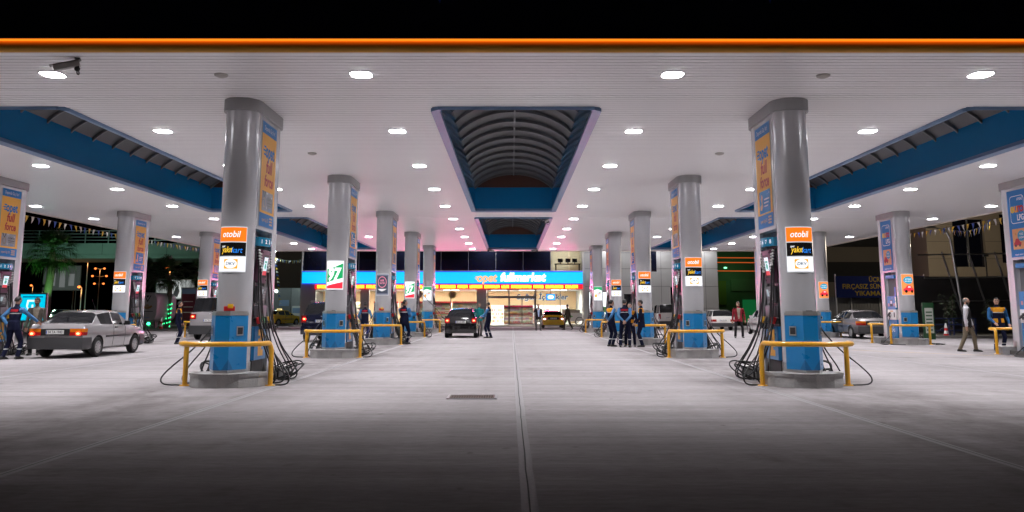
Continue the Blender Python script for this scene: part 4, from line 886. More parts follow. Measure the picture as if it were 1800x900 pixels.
def ik(a, b, l1, l2, hint):
    a, b, hint = Vector(a), Vector(b), Vector(hint); d = b-a; D = min(d.length, (l1+l2)*.995)
    if d.length > D: b = a+d.normalized()*D; d = b-a
    u = d.normalized(); h = hint-u*hint.dot(u); h = h.normalized() if h.length > 1e-5 else u.orthogonal()
    x = (l1*l1-l2*l2+D*D)/(2*D); return a+u*x+h*math.sqrt(max(0, l1*l1-x*x)), b
def loft(m, rings, n=16):        # rings: (centre, rx, ry, frame)
    vs = []; fs = []
    for c, rx, ry, X, Y in rings:
        for j in range(n): a = 2*PI*j/n; vs.append(Vector(c)+X*(rx*math.cos(a))+Y*(ry*math.sin(a)))
    for i in range(len(rings)-1):
        for j in range(n): fs.append((i*n+j, i*n+(j+1) % n, (i+1)*n+(j+1) % n, (i+1)*n+j))
    fs += [tuple(range(n-1, -1, -1)), tuple((len(rings)-1)*n+j for j in range(n))]; m.add(vs, fs)
def person(label, loc, rz, h=1.75, lh=None, rh=None, feet=((-.11, 0), (.11, 0)), knee=(.05, .05), lean=0.0, twist=0.0, head=0.0, nod=0.0, top=None, sleeve=None, legs=None, yoke=None, back=None, shirt=None, stripe=False, bulk=1.0, hair=HAIRM, bald=False, long_coat=False, hem_open=False, group='people at the filling station', hip=None, hood=None, beard=False):
    s = h/1.75; m = MB(); seg = []      # (a, b, radius, region)
    X, Y, Z = Vector((1, 0, 0)), Vector((0, 1, 0)), Vector((0, 0, 1))
    pel = Vector(((feet[0][0]+feet[1][0])/2*.6, (feet[0][1]+feet[1][1])/2*.7, .93)) if hip is None else Vector(hip)
    tw = Matrix.Rotation(twist, 3, 'Z'); TX, TY = tw @ X, tw @ Y
    chest = pel+Vector((0, 0, .36))+TY*lean*.75; neckb = pel+Vector((0, 0, .545))+TY*lean
    # torso
    b = bulk
    loft(m, [(pel-Z*.10, .150*b, .11*b, X, Y), (pel+Z*.0, .172*b, .122*b, X, Y), (pel+(chest-pel)*.35, .158*b, .112*b, TX, TY), (pel+(chest-pel)*.7, .170*b, .118*b, TX, TY), (chest, .185*b, .122*b, TX, TY), (chest+(neckb-chest)*.55, .178*b, .105*b, TX, TY), (chest+(neckb-chest)*.85, .115*b, .082*b, TX, TY), (neckb+Z*.01, .066, .064, TX, TY)])
    seg += [(pel-Z*.02, chest+Z*.12, .15, 'torso')]
    if long_coat: loft(m, [(pel-Z*.20, .19*b, .15*b, X, Y), (pel+Z*.02, .18*b, .13*b, X, Y), (pel+Z*.2, .165*b, .12*b, TX, TY)])
    else: loft(m, [(pel-Z*.12, .178*b, .130*b, X, Y), (pel+Z*.05, .180*b, .130*b, X, Y), (pel+Z*.14, .166*b, .120*b, TX, TY)])
    # neck and head
    hx = tw @ Matrix.Rotation(head, 3, 'Z') @ X; hy = tw @ Matrix.Rotation(head, 3, 'Z') @ Y; hr = Matrix.Rotation(nod, 3, hx); hy2 = hr @ hy; hz = hr @ Z
    hc = neckb+Z*.175+hy2*.025
    m.tube([neckb-Z*.03, neckb+Z*.05, hc-hz*.06], [.062, .056, .055], 14)
    P = lambda x, y, z: hc+hx*x+hy2*y+hz*z
    loft(m, [(P(0, .035, -.118), .022, .02, hx, hy2), (P(0, .026, -.105), .043, .045, hx, hy2), (P(0, .014, -.075), .058, .068, hx, hy2), (P(0, .006, -.03), .068, .085, hx, hy2), (P(0, 0, .02), .074, .093, hx, hy2), (P(0, -.006, .06), .072, .090, hx, hy2), (P(0, -.008, .095), .054, .068, hx, hy2), (P(0, -.008, .117), .022, .028, hx, hy2)], 20)
    m.tube([P(0, .088, .018), P(0, .106, -.022), P(0, .09, -.032)], [.009, .015, .012], 8)
    for sx in (-1, 1): m.ell(P(sx*.078, -.004, -.005), (.013, .022, .032), 8, 6)
    seg += [(neckb+Z*.03, hc-hz*.06, .05, 'neck'), (hc-hz*.05, hc+hz*.06, .085, 'head')]
    # arms
    for sx, tgt in ((-1, lh), (1, rh)):
        sh = chest+(neckb-chest)*.52+TX*sx*.192*b
        if tgt is None: tgt = (sx*.27, .05, .80)
        tp = pel-Z*.93+TX*tgt[0]+TY*tgt[1]+Z*tgt[2]; hint = TX*sx*.5-TY*.8-Z*.15
        if len(tgt) > 3: hint = TX*tgt[3]+TY*tgt[4]+Z*tgt[5]
        el, wr = ik(sh, tp, .29, .255, hint)
        m.tube([sh-TX*sx*.06, sh, sh+(el-sh)*.25, sh+(el-sh)*.6, el], [.07, .072*b, .066*b, .056*b, .048], 14)
        m.ell(el, (.048, .048, .048), 12, 8); m.tube([el, el+(wr-el)*.3, el+(wr-el)*.75, wr], [.048, .05*b, .042, .036], 14)
        seg += [(sh, el, .06, 'sleeve'), (el, wr, .045, 'sleeve')]
        f = (wr-el).normalized(); sd = f.cross(TY); sd = sd.normalized() if sd.length > .2 else f.cross(Z).normalized(); up = sd.cross(f)
        pc = wr+f*.045
        loft(m, [(wr-f*.02, .026, .024, sd, up), (wr+f*.02, .036, .020, sd, up), (wr+f*.07, .043, .017, sd, up), (wr+f*.098, .040, .013, sd, up)], 12)
        curl = -up*.5 if up.dot(Vector(tp)-chest) > 0 else up*.5
        inward = (pel+Z*.0-wr); inward = inward-f*inward.dot(f); inward = inward.normalized() if inward.length > .01 else up
        cu = up if up.dot(inward) > 0 else -up
        for q, (ln, o) in enumerate(((.068, -.031), (.078, -.011), (.074, .010), (.058, .030))):
            a0 = wr+f*.09+sd*o; a1 = a0+f*ln*.5+cu*ln*.12; a2 = a1+f*ln*.32+cu*ln*.30
            m.tube([a0-f*.02, a0, a1, a2], [.0095, .0095, .009, .0075], 8)
        thd = sd if sd.dot(TY) > 0 else -sd
        t0 = wr+f*.03+thd*.03; m.tube([t0-thd*.015, t0+thd*.02+f*.02, t0+thd*.028+f*.055+cu*.012], [.013, .012, .009], 8)
        seg += [(wr+f*.005, wr+f*.17, .04, 'hand')]
    # legs
    for sx, ft, kn in ((-1, feet[0], knee[0]), (1, feet[1], knee[1])):
        hp = pel+X*sx*.092-Z*.03; an = Vector((ft[0], ft[1]-.03, .085)); ang = ft[2] if len(ft) > 2 else sx*-.15; fd = Vector((-math.sin(ang), math.cos(ang), 0)); lift = ft[3] if len(ft) > 3 else 0
        an.z += lift; kp, an = ik(hp, an, .43, .425, fd+Vector((sx*.1, 0, .05)))
        m.tube([hp+Z*.06, hp, hp+(kp-hp)*.35, hp+(kp-hp)*.75, kp], [.092*b, .096*b, .088*b, .072, .064], 16); m.ell(kp, (.063, .063, .063), 12, 8)
        m.tube([kp, kp+(an-kp)*.3, kp+(an-kp)*.7, an+(an-kp)*.04], [.063, .066, .060, .060], 16)
        seg += [(hp, kp, .085, 'leg'), (kp, an+(kp-an)*.12, .06, 'shin')]
        Sx = fd.cross(Z); tl = .9 if lift else 0
        A = an-Z*.05
        rings = []
        for q, (dy, rx, rz_) in enumerate(((-.085, .028, .030), (-.07, .036, .042), (-.02, .040, .050), (.06, .043, .042), (.13, .046, .032), (.175, .040, .024), (.195, .022, .014))):
            dz = -(.035-rz_)-lift*0
            c = A+fd*(dy*math.cos(tl))+Z*(dz-dy*math.sin(tl)*.6); rings.append((c, rx, rz_, Sx, Z))
        loft(m, rings, 14); seg += [(A-fd*.06, A+fd*.15, .042, 'shoe')]
    me = m.mesh('body', [SKIN], 0)
    o = bpy.data.objects.new('body', me); C.objects.link(o); rm = o.modifiers.new('r', 'REMESH'); rm.mode = 'VOXEL'; rm.voxel_size = .0095
    sm = o.modifiers.new('s', 'SMOOTH'); sm.factor = .5; sm.iterations = 2
    dg = bpy.context.evaluated_depsgraph_get(); me2 = bpy.data.meshes.new_from_object(o.evaluated_get(dg)); bpy.data.objects.remove(o); bpy.data.meshes.remove(me)
    top = top or NAVY; sleeve = sleeve or top; legs = legs or NAVY
    ms = [SKIN, top, sleeve, legs, SHOE, yoke or top, back or top, shirt or top, REFL, EYE, LIP, HAIRM, hood or top]
    me2.materials.clear()
    for q in ms: me2.materials.append(q)
    nf = len(me2.polygons); ctr = np.zeros(nf*3); me2.polygons.foreach_get('center', ctr); ctr = ctr.reshape(-1, 3)
    best = np.full(nf, 1e9); reg = np.zeros(nf, int); names = ['torso', 'neck', 'head', 'sleeve', 'hand', 'leg', 'shin', 'shoe']; tpar = np.zeros(nf)
    for a, b_, r, rn in seg:
        a, b_ = np.array(a), np.array(b_); d = b_-a; tt = np.clip(((ctr-a)@d)/(d@d), 0, 1); ds = np.linalg.norm(ctr-(a+tt[:, None]*d), axis=1)-r
        k = ds < best; best[k] = ds[k]; reg[k] = names.index(rn); tpar[k] = tt[k]
    mi = np.zeros(nf, int); q = reg
    mi[q == 0] = 1; mi[q == 3] = 2; mi[(q == 5) | (q == 6)] = 3; mi[q == 7] = 4
    loc_ = ctr-np.array(pel); ty = np.array(TY); txx = np.array(TX); fr = loc_@ty-lean*np.clip(loc_[:, 2]/.545, 0, 1); lx = loc_@txx; lz = loc_[:, 2]
    T_ = q == 0
    low = -.20 if long_coat else -.13
    body_like = (q == 5) & (lz > low) & (np.abs(lz) < .3); mi[body_like] = 1; T_ = T_ | body_like
    if yoke is not None: mi[T_ & (lz > .36)] = 5; mi[(q == 3) & (np.abs(lx) < .20*bulk) & (lz > .40)] = 5
    if yoke is not None: mi[T_ & (fr > .05) & (lz > .02) & (lz < .16) & (np.abs(lx) > .05)] = 5     # pockets
    if back is not None: mi[T_ & (fr < -.03) & (lz > .40) & (lz < .47) & (np.abs(lx) < .13)] = 6
    if stripe: mi[T_ & (lz > .335) & (lz < .362)] = 8; mi[(q == 6) & (ctr[:, 2] > .27) & (ctr[:, 2] < .30)] = 8
    if shirt is not None: mi[T_ & (fr > .04) & (np.abs(lx) < .035+.06*np.clip((lz-.05)/.45, 0, 1)) & (lz > .0)] = 7
    mi[T_ & (lz > .525)] = 12
    if hood is not None: mi[T_ & (lz > .49)] = 12; mi[(q == 1) & (lz < .60)] = 12
    # face marks
    for (cx, cz2, rx, rz2, k) in ((-.030, .012, .014, .007, 9), (.030, .012, .014, .007, 9), (-.031, .033, .020, .006, 11), (.031, .033, .020, .006, 11), (0, -.062, .024, .007, 10)):
        hl = (ctr-np.array(hc)); u = hl@np.array(hx); v = hl@np.array(hz); wv = hl@np.array(hy2); mi[(q == 2) & (wv > .03) & (((u-cx)/rx)**2+((v-cz2)/rz2)**2 < 1)] = k
    if beard:
        hl = (ctr-np.array(hc)); u = hl@np.array(hx); v = hl@np.array(hz); wv = hl@np.array(hy2); mi[((q == 2) | (q == 1)) & (wv > -.01) & (v < -.035) & (v > -.13) & (mi != 10) & (np.abs(v+.045) > .0) & ((np.abs(u) > .03) | (v < -.075) | (np.abs(v+.045) < .008))] = 11
    me2.polygons.foreach_set('material_index', mi.astype(np.int32)); me2.shade_smooth()
    t = thing('person', label, 'person', loc, rz, group); t.scale = (s, s, s)
    bo = bpy.data.objects.new('body', me2); C.objects.link(bo); bo.parent = t
    hm = MB(); n = 22; vs = []; fs = []; rows = 9      # cap of hair, lower at the nape
    rr = random.Random(int(abs(loc[0])*1000))
    for i in range(rows+1):
        for j in range(n):
            a = 2*PI*j/n; fz = math.sin(a)     # +1 = front
            lowest = 1.02 if fz > .35 else (1.62 if fz > -.1 else 2.05)
            if bald: lowest = min(lowest, 1.9); 
            ph = lowest*i/rows; rx, ry, rz3 = .082, .101, .112
            rj = 1+rr.uniform(-.02, .03)
            if bald and ph < .9: rj *= .9
            vs.append(P(rx*rj*math.sin(ph)*math.cos(a), -.008+ry*rj*math.sin(ph)*math.sin(a), .012+rz3*rj*math.cos(ph)))
    for i in range(rows):
        for j in range(n): fs.append((i*n+j, i*n+(j+1) % n, (i+1)*n+(j+1) % n, (i+1)*n+j))
    hm.add(vs, fs); hm.build('hair', hair, t, 60)
    return t
ATT = dict(top=NAVY, sleeve=LBLUE, legs=NAVY, stripe=True)
UP = 0.0
person('attendant seen from behind, hand on hip, other hand on the silver sedan', (-14.45, 24.15, 0), R(-14), 1.78, lh=(-.20, -.04, .98, -1, -.5, .1), rh=(.42, .52, .98, .8, -.3, -.3), feet=((-.16, -.12, .1), (.13, .10)), lean=.06, head=R(-8), nod=R(-10), back=REDP, **ATT)
person('bearded man in a grey brown coat standing behind the silver sedan', (-15.05, 26.3, 0), R(196), 1.78, lh=(-.25, .06, .82), rh=(.25, .06, .82), top=TWEED, shirt=BEIGE, legs=DARKJ, long_coat=True, nod=R(-16), head=R(-12), beard=True)
person('attendant with amber shoulders standing alone near the silver van', (-13.95, 34.8, 0), R(-75), 1.75, lh=(-.22, .16, .82), rh=(.22, .14, .84), top=NAVY, sleeve=NAVY, legs=NAVY, yoke=YLW, stripe=True, head=R(10))
person('attendant with folded arms walking past the third left pump', (-4.55, 34.7, 0), R(-28), 1.80, lh=(-.02, .24, 1.12, -1, -.3, -.4), rh=(.05, .24, 1.10, 1, -.3, -.4), feet=((-.12, -.06), (.12, .10)), head=R(-35), bulk=1.12, back=REDP, **ATT)
person('attendant in blue trousers seen from behind at the black utility car', (-6.95, 39.1, 0), R(-6), 1.74, lh=(-.25, .12, .95), rh=(.24, .22, 1.05), top=NAVY, sleeve=LBLUE, legs=cloth('royal_blue_trousers', (.02, .03, .13)), stripe=True, back=REDP)
person('customer in a turquoise top and grey trousers beside the black hatchback', (-1.85, 45.6, 0), R(200), 1.78, lh=(-.22, .12, .88), rh=(.20, .20, .98), top=TURQ, legs=GREYT)
person('attendant in profile with amber pouch facing the customer in turquoise', (-1.25, 42.5, 0), R(72), 1.78, lh=(-.16, .36, 1.05), rh=(.12, .34, 1.02), feet=((-.11, .05), (.11, -.06)), nod=R(-14), **ATT)
person('man in a dark jacket and pale shirt walking out of the market', (1.78, 57.6, 0), R(188), 1.80, lh=(-.24, .1, .82), rh=(.12, .26, 1.36, 1, -.2, -.6), top=DARKJ, shirt=PALEB, legs=GREYT, long_coat=True, feet=((-.13, .06), (.14, -.06)))
person('man in a dark brown suit striding past the yellow taxi', (3.95, 60.0, 0), R(60), 1.78, lh=(-.24, .18, .85), rh=(.24, -.10, .84), top=OLIVE, legs=OLIVE, feet=((-.09, .26), (.09, -.30, 0, .04)), long_coat=True)
person('attendant with amber front standing at the side of the group of four', (3.80, 32.55, 0), R(-62), 1.78, lh=(-.20, .10, .90), rh=(.10, -.20, 1.0, .9, -.4, 0), top=NAVY, sleeve=LBLUE, legs=NAVY, yoke=YLW, stripe=True, head=R(-6), group='attendants talking in a group')
person('attendant with hands clasped behind the back, red print on vest', (4.22, 31.75, 0), R(-12), 1.80, lh=(-.05, -.19, .98, -1, -.4, 0), rh=(.06, -.20, .96, 1, -.4, 0), feet=((-.17, 0), (.16, .05)), back=REDP, group='attendants talking in a group', **ATT)
person('shorter attendant mostly hidden in the middle of the group of four', (4.55, 32.55, 0), R(165), 1.66, lh=(-.18, .15, .95), rh=(.18, .15, .95), top=NAVY, sleeve=NAVY, legs=NAVY, yoke=YLW, feet=((-.16, .0), (.20, .05)), group='attendants talking in a group')
person('attendant in a long amber-shouldered jacket closing the group of four', (4.90, 32.1, 0), R(78), 1.77, lh=(-.20, .18, .90), rh=(.20, .20, .92), top=NAVY, sleeve=NAVY, legs=NAVY, yoke=YLW, stripe=True, nod=R(-10), long_coat=True, group='attendants talking in a group')
person('man in an open maroon jacket standing by the white estate car', (11.45, 42.4, 0), R(172), 1.80, lh=(-.30, .05, .86), rh=(.30, .02, .84), top=MAROON, shirt=BEIGE, legs=DARKJ, feet=((-.18, 0), (.18, .04)), head=R(-30), bulk=1.08)
person('balding man in a black vest and khaki trousers walking across', (15.45, 28.5, 0), R(-120), 1.80, lh=(-.18, .16, .86), rh=(.22, -.02, .84), top=DARKJ, sleeve=WHITEC, legs=KHAKI, hood=WHITEC, feet=((-.08, .24), (.10, -.22)), bald=True, hair=GREYHAIR, beard=True, bulk=1.08)
person('attendant in amber and navy vest with blue sleeves by the gas hoses', (16.40, 28.3, 0), R(175), 1.80, lh=(-.30, .10, .92), rh=(.20, .20, .95), top=NAVY, sleeve=cloth('mid_blue_sleeve', (.03, .11, .26)), legs=NAVY, yoke=YLW, stripe=True, bulk=1.12, head=R(-20))
# ------------------------------------------------------------------ market building
def aperture_wall(m, x0, x1, z0, z1, y0, y1, holes, mi=0):     # wall of depth y0..y1 with rectangular holes (sorted, not overlapping in x)
    x = x0
    for (a, b, c, d) in holes:
        if a > x: m.box(x, a, y0, y1, z0, z1, mi)
        if c > z0: m.box(a, b, y0, y1, z0, c, mi)
        if d < z1: m.box(a, b, y0, y1, d, z1, mi)
        x = b
    if x < x1: m.box(x, x1, y0, y1, z0, z1, mi)
PANEL = mat('aluminium_panel', (.38, .38, .39), .4, .35, .06, 1.5); MULL = mat('grey_mullion', (.20, .20, .21), .4, .4, .08, 4)
YM = 73.0
m = MB(); m.box(-19, 18.3, 70.9, 73.0, 0, .11); struct('market_pavement', m, mat('pavement_stone', (.30, .28, .25), .7, 0, .2, 2, bump=.3))
MK = thing('market_building', 'two storey grey station market with blue lit sign band and wide shop windows', 'shop', (0, 0, 0))
m = MB(); m.box(-18.5, -17.3, YM, YM+.4, .11, 3.7); m.build('end_wall', PANEL, MK)
m = MB(); m.box(-13.3, -12.6, YM-.05, YM+.4, .11, 3.2); m.box(-13.28, -12.62, YM-.056, YM-.05, 1.6, 1.612, 1); m.build('pier', [PANEL, WELL], MK)
m = MB(); m.box(-3.1, -2.25, YM-.05, YM+.4, .11, 3.2); m.box(-3.08, -2.27, YM-.056, YM-.05, 1.6, 1.612, 1); m.build('pier', [PANEL, WELL], MK)
m = MB(); m.box(-18.5, 6.2, YM+.3, YM+8.5, 3.2, 3.5); m.box(-18.5, 6.2, YM+8.0, YM+8.4, .1, 8.2); m.box(-18.6, -18.5, YM, YM+8.4, .1, 8.2); m.box(6.2, 6.3, YM, YM+8.4, .1, 8.2); m.box(-18.5, 6.2, YM+.1, YM+8.4, 8.2, 8.4); m.box(-18.5, 6.2, YM+.05, YM+.35, 3.2, 4.85); m.build('shell', mat('shop_shell', (.42, .41, .40), .7), MK)
m = MB(); m.add([(-18.4, YM+.1, .115), (6.2, YM+.1, .115), (6.2, YM+8, .115), (-18.4, YM+8, .115)], [(0, 1, 2, 3)]); m.build('shop_floor', mat('shop_tile', (.5, .47, .43), .25, 0, .1, 3), MK, 0)
m = MB(); m.add([(-18.4, YM+7.98, .12), (6.2, YM+7.98, .12), (6.2, YM+7.98, 3.2), (-18.4, YM+7.98, 3.2)], [(0, 1, 2, 3)]); m.build('back_wall', mat('shop_apricot_wall', (.78, .54, .32), .6, 0, .05, 2), MK, 0)
# upper dark windows and the lit office window
XW = [-18.4+2.42*i for i in range(10)]
for a, b in zip(XW[:-1], XW[1:]):
    m = MB(); m.box(a+.02, b-.02, YM+.10, YM+.14, 4.85, 8.15); m.build('upper_window', mat('dark_blue_glazing', (.004, .005, .012), .05, 0, .1, 1, rvar=.01, spec=.8), MK)
m = MB()
for a in XW[1:]+[6.18]: m.box(a-.02, a+.02, YM+.08, YM+.16, 4.85, 8.15)
m.box(-18.4, 6.2, YM+.06, YM+.16, 8.1, 8.2); m.build('upper_mullion', MULL, MK)
for a, b in ((3.42, 5.0), (5.04, 6.18)):
    m = MB(); m.box(a+.02, b-.02, YM+.11, YM+.13, 4.85, 8.15); m.build('office_window', glass('clear_glass'), MK)
m = MB(); m.box(3.38, 3.46, YM+.3, YM+3, 4.7, 8.1); m.box(3.4, 6.2, YM+3, YM+3.1, 4.7, 8.1); m.box(3.4, 6.2, YM+.3, YM+3, 4.7, 4.75); m.build('office_room', mat('office_beige', (.5, .42, .32), .7), MK)
def area(name, loc, sx, sy, pw, col, rot=(0, 0, 0), parent=None, spread=PI):
    l = bpy.data.lights.new(name, 'AREA'); l.shape = 'RECTANGLE'; l.size = sx; l.size_y = sy; l.energy = pw; l.color = col; l.spread = spread
    o = bpy.data.objects.new(name, l); C.objects.link(o); o.location = loc; o.rotation_euler = rot; o.parent = parent; return o
area('office_light', (4.8, YM+1.4, 8.0), 1.8, .4, 90, (1, .85, .65), parent=MK)
t = thing('office_desk', 'dark desk with monitors behind the lit upper window', 'desk', (4.9, YM+1.2, 4.75)); m = MB(); m.box(-1.1, 1.2, -.3, .4, .70, .76); m.box(-1.05, -.95, -.25, .35, 0, .7); m.box(1.05, 1.15, -.25, .35, 0, .7); m.build('tabletop', PLASTIC, t)
for x in (-.6, .1, .7): m = MB(); m.box(x-.22, x+.22, .0, .05, .88, 1.22); m.box(x-.04, x+.04, .0, .1, .76, .9); m.build('monitor', PLASTIC, t)
# sign band
m = MB(); m.box(-18.42, 6.16, YM-.35, YM+.04, 3.72, 4.70); sb = m.build('sign_band', emi('cyan_light_box', (.0, .60, .92), 1.0, (.02, .3, .5)), MK)
m = MB(); m.box(-18.45, 6.19, YM-.36, YM+.04, 4.70, 4.76); m.box(-18.45, 6.19, YM-.36, YM+.04, 3.66, 3.72); m.build('sign_edge', emi('blue_edge_tube', (.02, .05, .9), .9), MK)
mp = plane_map((0, YM-.35, 0), (1, 0, 0), (0, 0, 1)); m = MB()
for s_ in logo_prongs(-2.95, 4.18, .42): m.flat(mp, s_, 0, .01)
m.flat(mp, tx('opet', -2.22, 4.18, 1.0, 1.75, .035, .15), 0, .012); m.flat(mp, tx('fullmarket', .95, 4.22, .98, 4.0, .05, .15), 1, .012)
m.build('lettering', [emi('sign_orange', (1, .50, .22), 1.1), emi('sign_white', (1, 1, 1), 1.6)], sb, 0)
m = MB(); m.box(-17.3, 6.16, YM-.25, YM+.05, 3.24, 3.62); ls = m.build('led_strip', emi('led_red', (1, .012, .02), 1.6), MK)
m = MB(); mp = plane_map((0, YM-.25, 0), (1, 0, 0), (0, 0, 1)); rr = random.Random(3); x = -17.1
m.flat(mp, rect(-17.28, 6.14, 3.26, 3.275), 1, .003); m.flat(mp, rect(-17.28, 6.14, 3.585, 3.60), 1, .003)
while x < 5.9:      # running yellow letters, too small to read
    n = rr.randint(3, 9)
    for q in range(n):
        if x > 5.9: break
        m.flat(mp, rect(x, x+.06, 3.29, 3.57), 0, .006); m.flat(mp, rect(x+.135, x+.195, 3.29, 3.57), 0, .006)
        for zz in rr.sample((3.29, 3.405, 3.52), 2): m.flat(mp, rect(x+.06, x+.135, zz, zz+.05), 0, .006)
        x += .225
    x += .16
m.build('lettering', [emi('led_yellow', (1, .62, .03), 3.2), emi('led_crimson', (.6, 0, .02), .8)], ls, 0)
area('strip_glow', (-6.0, YM-.42, 3.45), 23, .25, 950, (1, .09, .36), (R(-118), 0, 0), MK)         # what the red tube throws on the canopy
area('band_glow', (-6.0, YM-.5, 4.6), 23, .3, 60, (.15, .35, 1), (R(-112), 0, 0), MK)
# shop windows
GL = glass('clear_glass')
def pane(nm, x0, x1, z0, z1, y=YM+.02, par=None): m = MB(); m.box(x0, x1, y, y+.012, z0, z1); return m.build(nm, GL, par or MK)
fx = [-17.3, -15.3, -13.3, None, -12.6, -10.2, -7.8, -5.4, -3.1, None, 2.08, 4.2, 6.14]
for a, b in zip(fx[:-1], fx[1:]):
    if a is None or b is None: continue
    pane('shop_window', a+.03, b-.03, .16, 3.2)
    m = MB(); m.box(a-.03, a+.03, YM-.03, YM+.07, .11, 3.22); m.box(a+.03, b-.03, YM-.03, YM+.07, .11, .17); m.box(b-.03+.0, b+.02, YM-.028, YM+.068, .11, 3.218); m.build('window_frame', MULL, MK)
# entrance with two sliding leaves
m = MB()
for x in (-2.2, -.35, 1.95): m.box(x, x+.10, YM-.04, YM+.08, .11, 3.22)
m.box(-2.1, 1.95, YM-.05, YM+.09, 2.42, 2.62); m.box(-2.1, 1.95, YM-.03, YM+.07, 3.14, 3.22); m.build('entrance_frame', MULL, MK)
for a, b in ((-2.1, -.35), (-.25, 1.95)): pane('transom_window', a, b, 2.62, 3.14)
pane('fixed_window', -2.1, -.36, .12, 2.42)
for a, b in ((-.25, .82), (.86, 1.94)):
    d = pane('door', a, b, .13, 2.42, YM+.03)
    m = MB(); m.box(a, a+.05, YM+.02, YM+.06, .13, 2.42); m.box(b-.05, b, YM+.02, YM+.06, .13, 2.42); m.box(a+.05, b-.05, YM+.02, YM+.06, .13, .22); m.build('door_frame', MULL, d)
    hx = b-.12 if b < .85 else a+.12; m = MB(); m.tube([(hx, YM-.02, .9), (hx, YM-.02, 1.4)], .015, 6); m.build('handle', STEEL, d)
m = MB(); mp = plane_map((0, YM+7.96, 0), (1, 0, 0), (0, 0, 1)); m.flat(mp, tx('Soğuk İçecekler', 2.95, 2.62, .72, 5.0, .05, .12), 0, .004); m.flat(mp, tx('Soğuk İçecekler', 2.93, 2.645, .70, 4.95, .02, .12), 1, .01)
m.build('wall_lettering', [WHITE, mat('letter_navy', (.03, .08, .22), .4)], MK, 0)
for x in (-15.5, -11.5, -8.5, -5.5, -1.2, 1.3, 4.2):
    m = MB(); m.box(x-.7, x+.7, YM+1.6, YM+2.0, 3.15, 3.195); m.build('ceiling_panel', emi('shop_light_panel', (1, .93, .82), 5), MK)
    area('shop_light', (x, YM+2.6, 3.12), 1.6, 1.2, 560, (1, .93, .82), parent=MK)
# shop fittings
GC = [mat('goods_'+n, c, .45) for n, c in (('white', (.80, .78, .74)), ('red', (.6, .08, .08)), ('yellow', (.78, .62, .2)), ('green', (.2, .48, .2)), ('blue', (.3, .42, .65)), ('brown', (.40, .25, .15)), ('pink', (.75, .5, .52)), ('orange', (.78, .45, .2)))]
SHW = mat('shelf_white', (.80, .78, .75), .4)
def shelf_unit(x, y, wd, h, label, seed, levels=5, top=None, cat='shelf'):
    rr = random.Random(seed); t = thing('shop_shelf', label, cat, (x, y, .115), 0, 'shelving inside the market')
    m = MB(); m.box(-wd/2, wd/2, .28, .32, 0, h); m.box(-wd/2-.03, -wd/2, -.3, .32, 0, h); m.box(wd/2, wd/2+.03, -.3, .32, 0, h); m.build('back_panel', SHW, t)
    g_ = MB()
    for k in range(levels):
        z = .12+(h-.2)*k/levels; m = MB(); m.box(-wd/2+.001, wd/2-.001, -.3, .279, z-.02, z+.015); m.box(-wd/2, wd/2, -.315, -.3, z-.03, z+.03, 1); m.build('shelf', [SHW, rr.choice((SHW, GC[1], SHW))], t)
        xx = -wd/2+.03
        while xx < wd/2-.2:
            c = rr.randrange(len(GC)); ww = rr.uniform(.07, .14); n = rr.randint(2, 5); hh = min(rr.uniform(.14, .30), (h-.2)/levels-.07)
            for q in range(n):
                if xx+ww > wd/2-.03: break
                g_.box(xx, xx+ww*.9, -.26, .2, z+.016, z+.016+hh, c); g_.box(xx+ww*.1, xx+ww*.8, -.262, -.26, z+.05, z+.016+hh*.7, (c+3) % len(GC)); xx += ww
    o = g_.build('goods', GC, t, 0); o['kind'] = 'stuff'
    if top: m = MB(); m.box(-wd/2-.03, wd/2+.03, -.32, .32, h, h+.16); m.build('header', top, t)
    return t
RT = mat('crimson_header', (.55, .02, .10), .4)
shelf_unit(.55, 75.3, 2.6, 1.55, 'white snack shelf with crimson header just inside the sliding doors', 11, 5, RT)
for k, x in enumerate((-16.3, -14.3)): shelf_unit(x, 76.2, 1.7, 2.0, f'tall white goods shelf at the road end window, {("first", "second")[k]} from the end wall', 20+k, 5)
for k, x in enumerate((-11.4, -9.0, -6.6, -4.3)): shelf_unit(x, 75.4, 2.1, 1.9, f'red-trimmed goods shelf behind the long shop window, {("first", "second", "third", "fourth")[k]} from the grey pier', 30+k, 6, GC[1])
for k in range(6):
    x = -1.4+1.25*k; t = thing('drinks_fridge', f'lit drinks fridge on the back wall of the shop, {("first", "second", "third", "fourth", "fifth", "sixth")[k]} from the doors side', 'fridge', (x, 80.3, .115), 0, 'fridges below the wall lettering')
    m = MB(); m.box(-.6, .6, -.3, .35, 0, 1.75); m.build('cabinet', SHW, t); m = MB(); m.box(-.58, .58, -.33, -.3, 1.5, 1.75); m.build('header', emi('fridge_header_'+str(k % 3), ((.9, .95, 1), (.5, .9, .5), (1, .8, .8))[k % 3], 1.2), t)
    g_ = MB(); rr = random.Random(90+k)
    for r_ in range(4):
        for q in range(9): g_.box(-.56+.125*q, -.46+.125*q, -.33, -.3, .12+.34*r_, .36+.34*r_, rr.randrange(8))
    o = g_.build('goods', GC, t, 0); o['kind'] = 'stuff'
t = thing('television', 'small television with a bright blue and white picture hanging in the shop window', 'television', (3.45, 74.6, 2.55)); m = MB(); m.box(-.42, .42, -.05, .08, -.30, .30, 0, None, .02); m.box(-.02, .02, -.0, .03, .3, .6); m.build('casing', PLASTIC, t)
m = MB(); m.flat(plane_map((0, -.05, 0), (1, 0, 0), (0, 0, 1)), rect(-.38, .38, -.26, .26), 0, .003); m.flat(plane_map((0, -.05, 0), (1, 0, 0), (0, 0, 1)), oval(0, 0, .26, .15), 1, .006); m.build('screen', [emi('tv_blue', (.05, .3, 1), 2), emi('tv_white', (.9, .95, 1), 3)], t, 0)
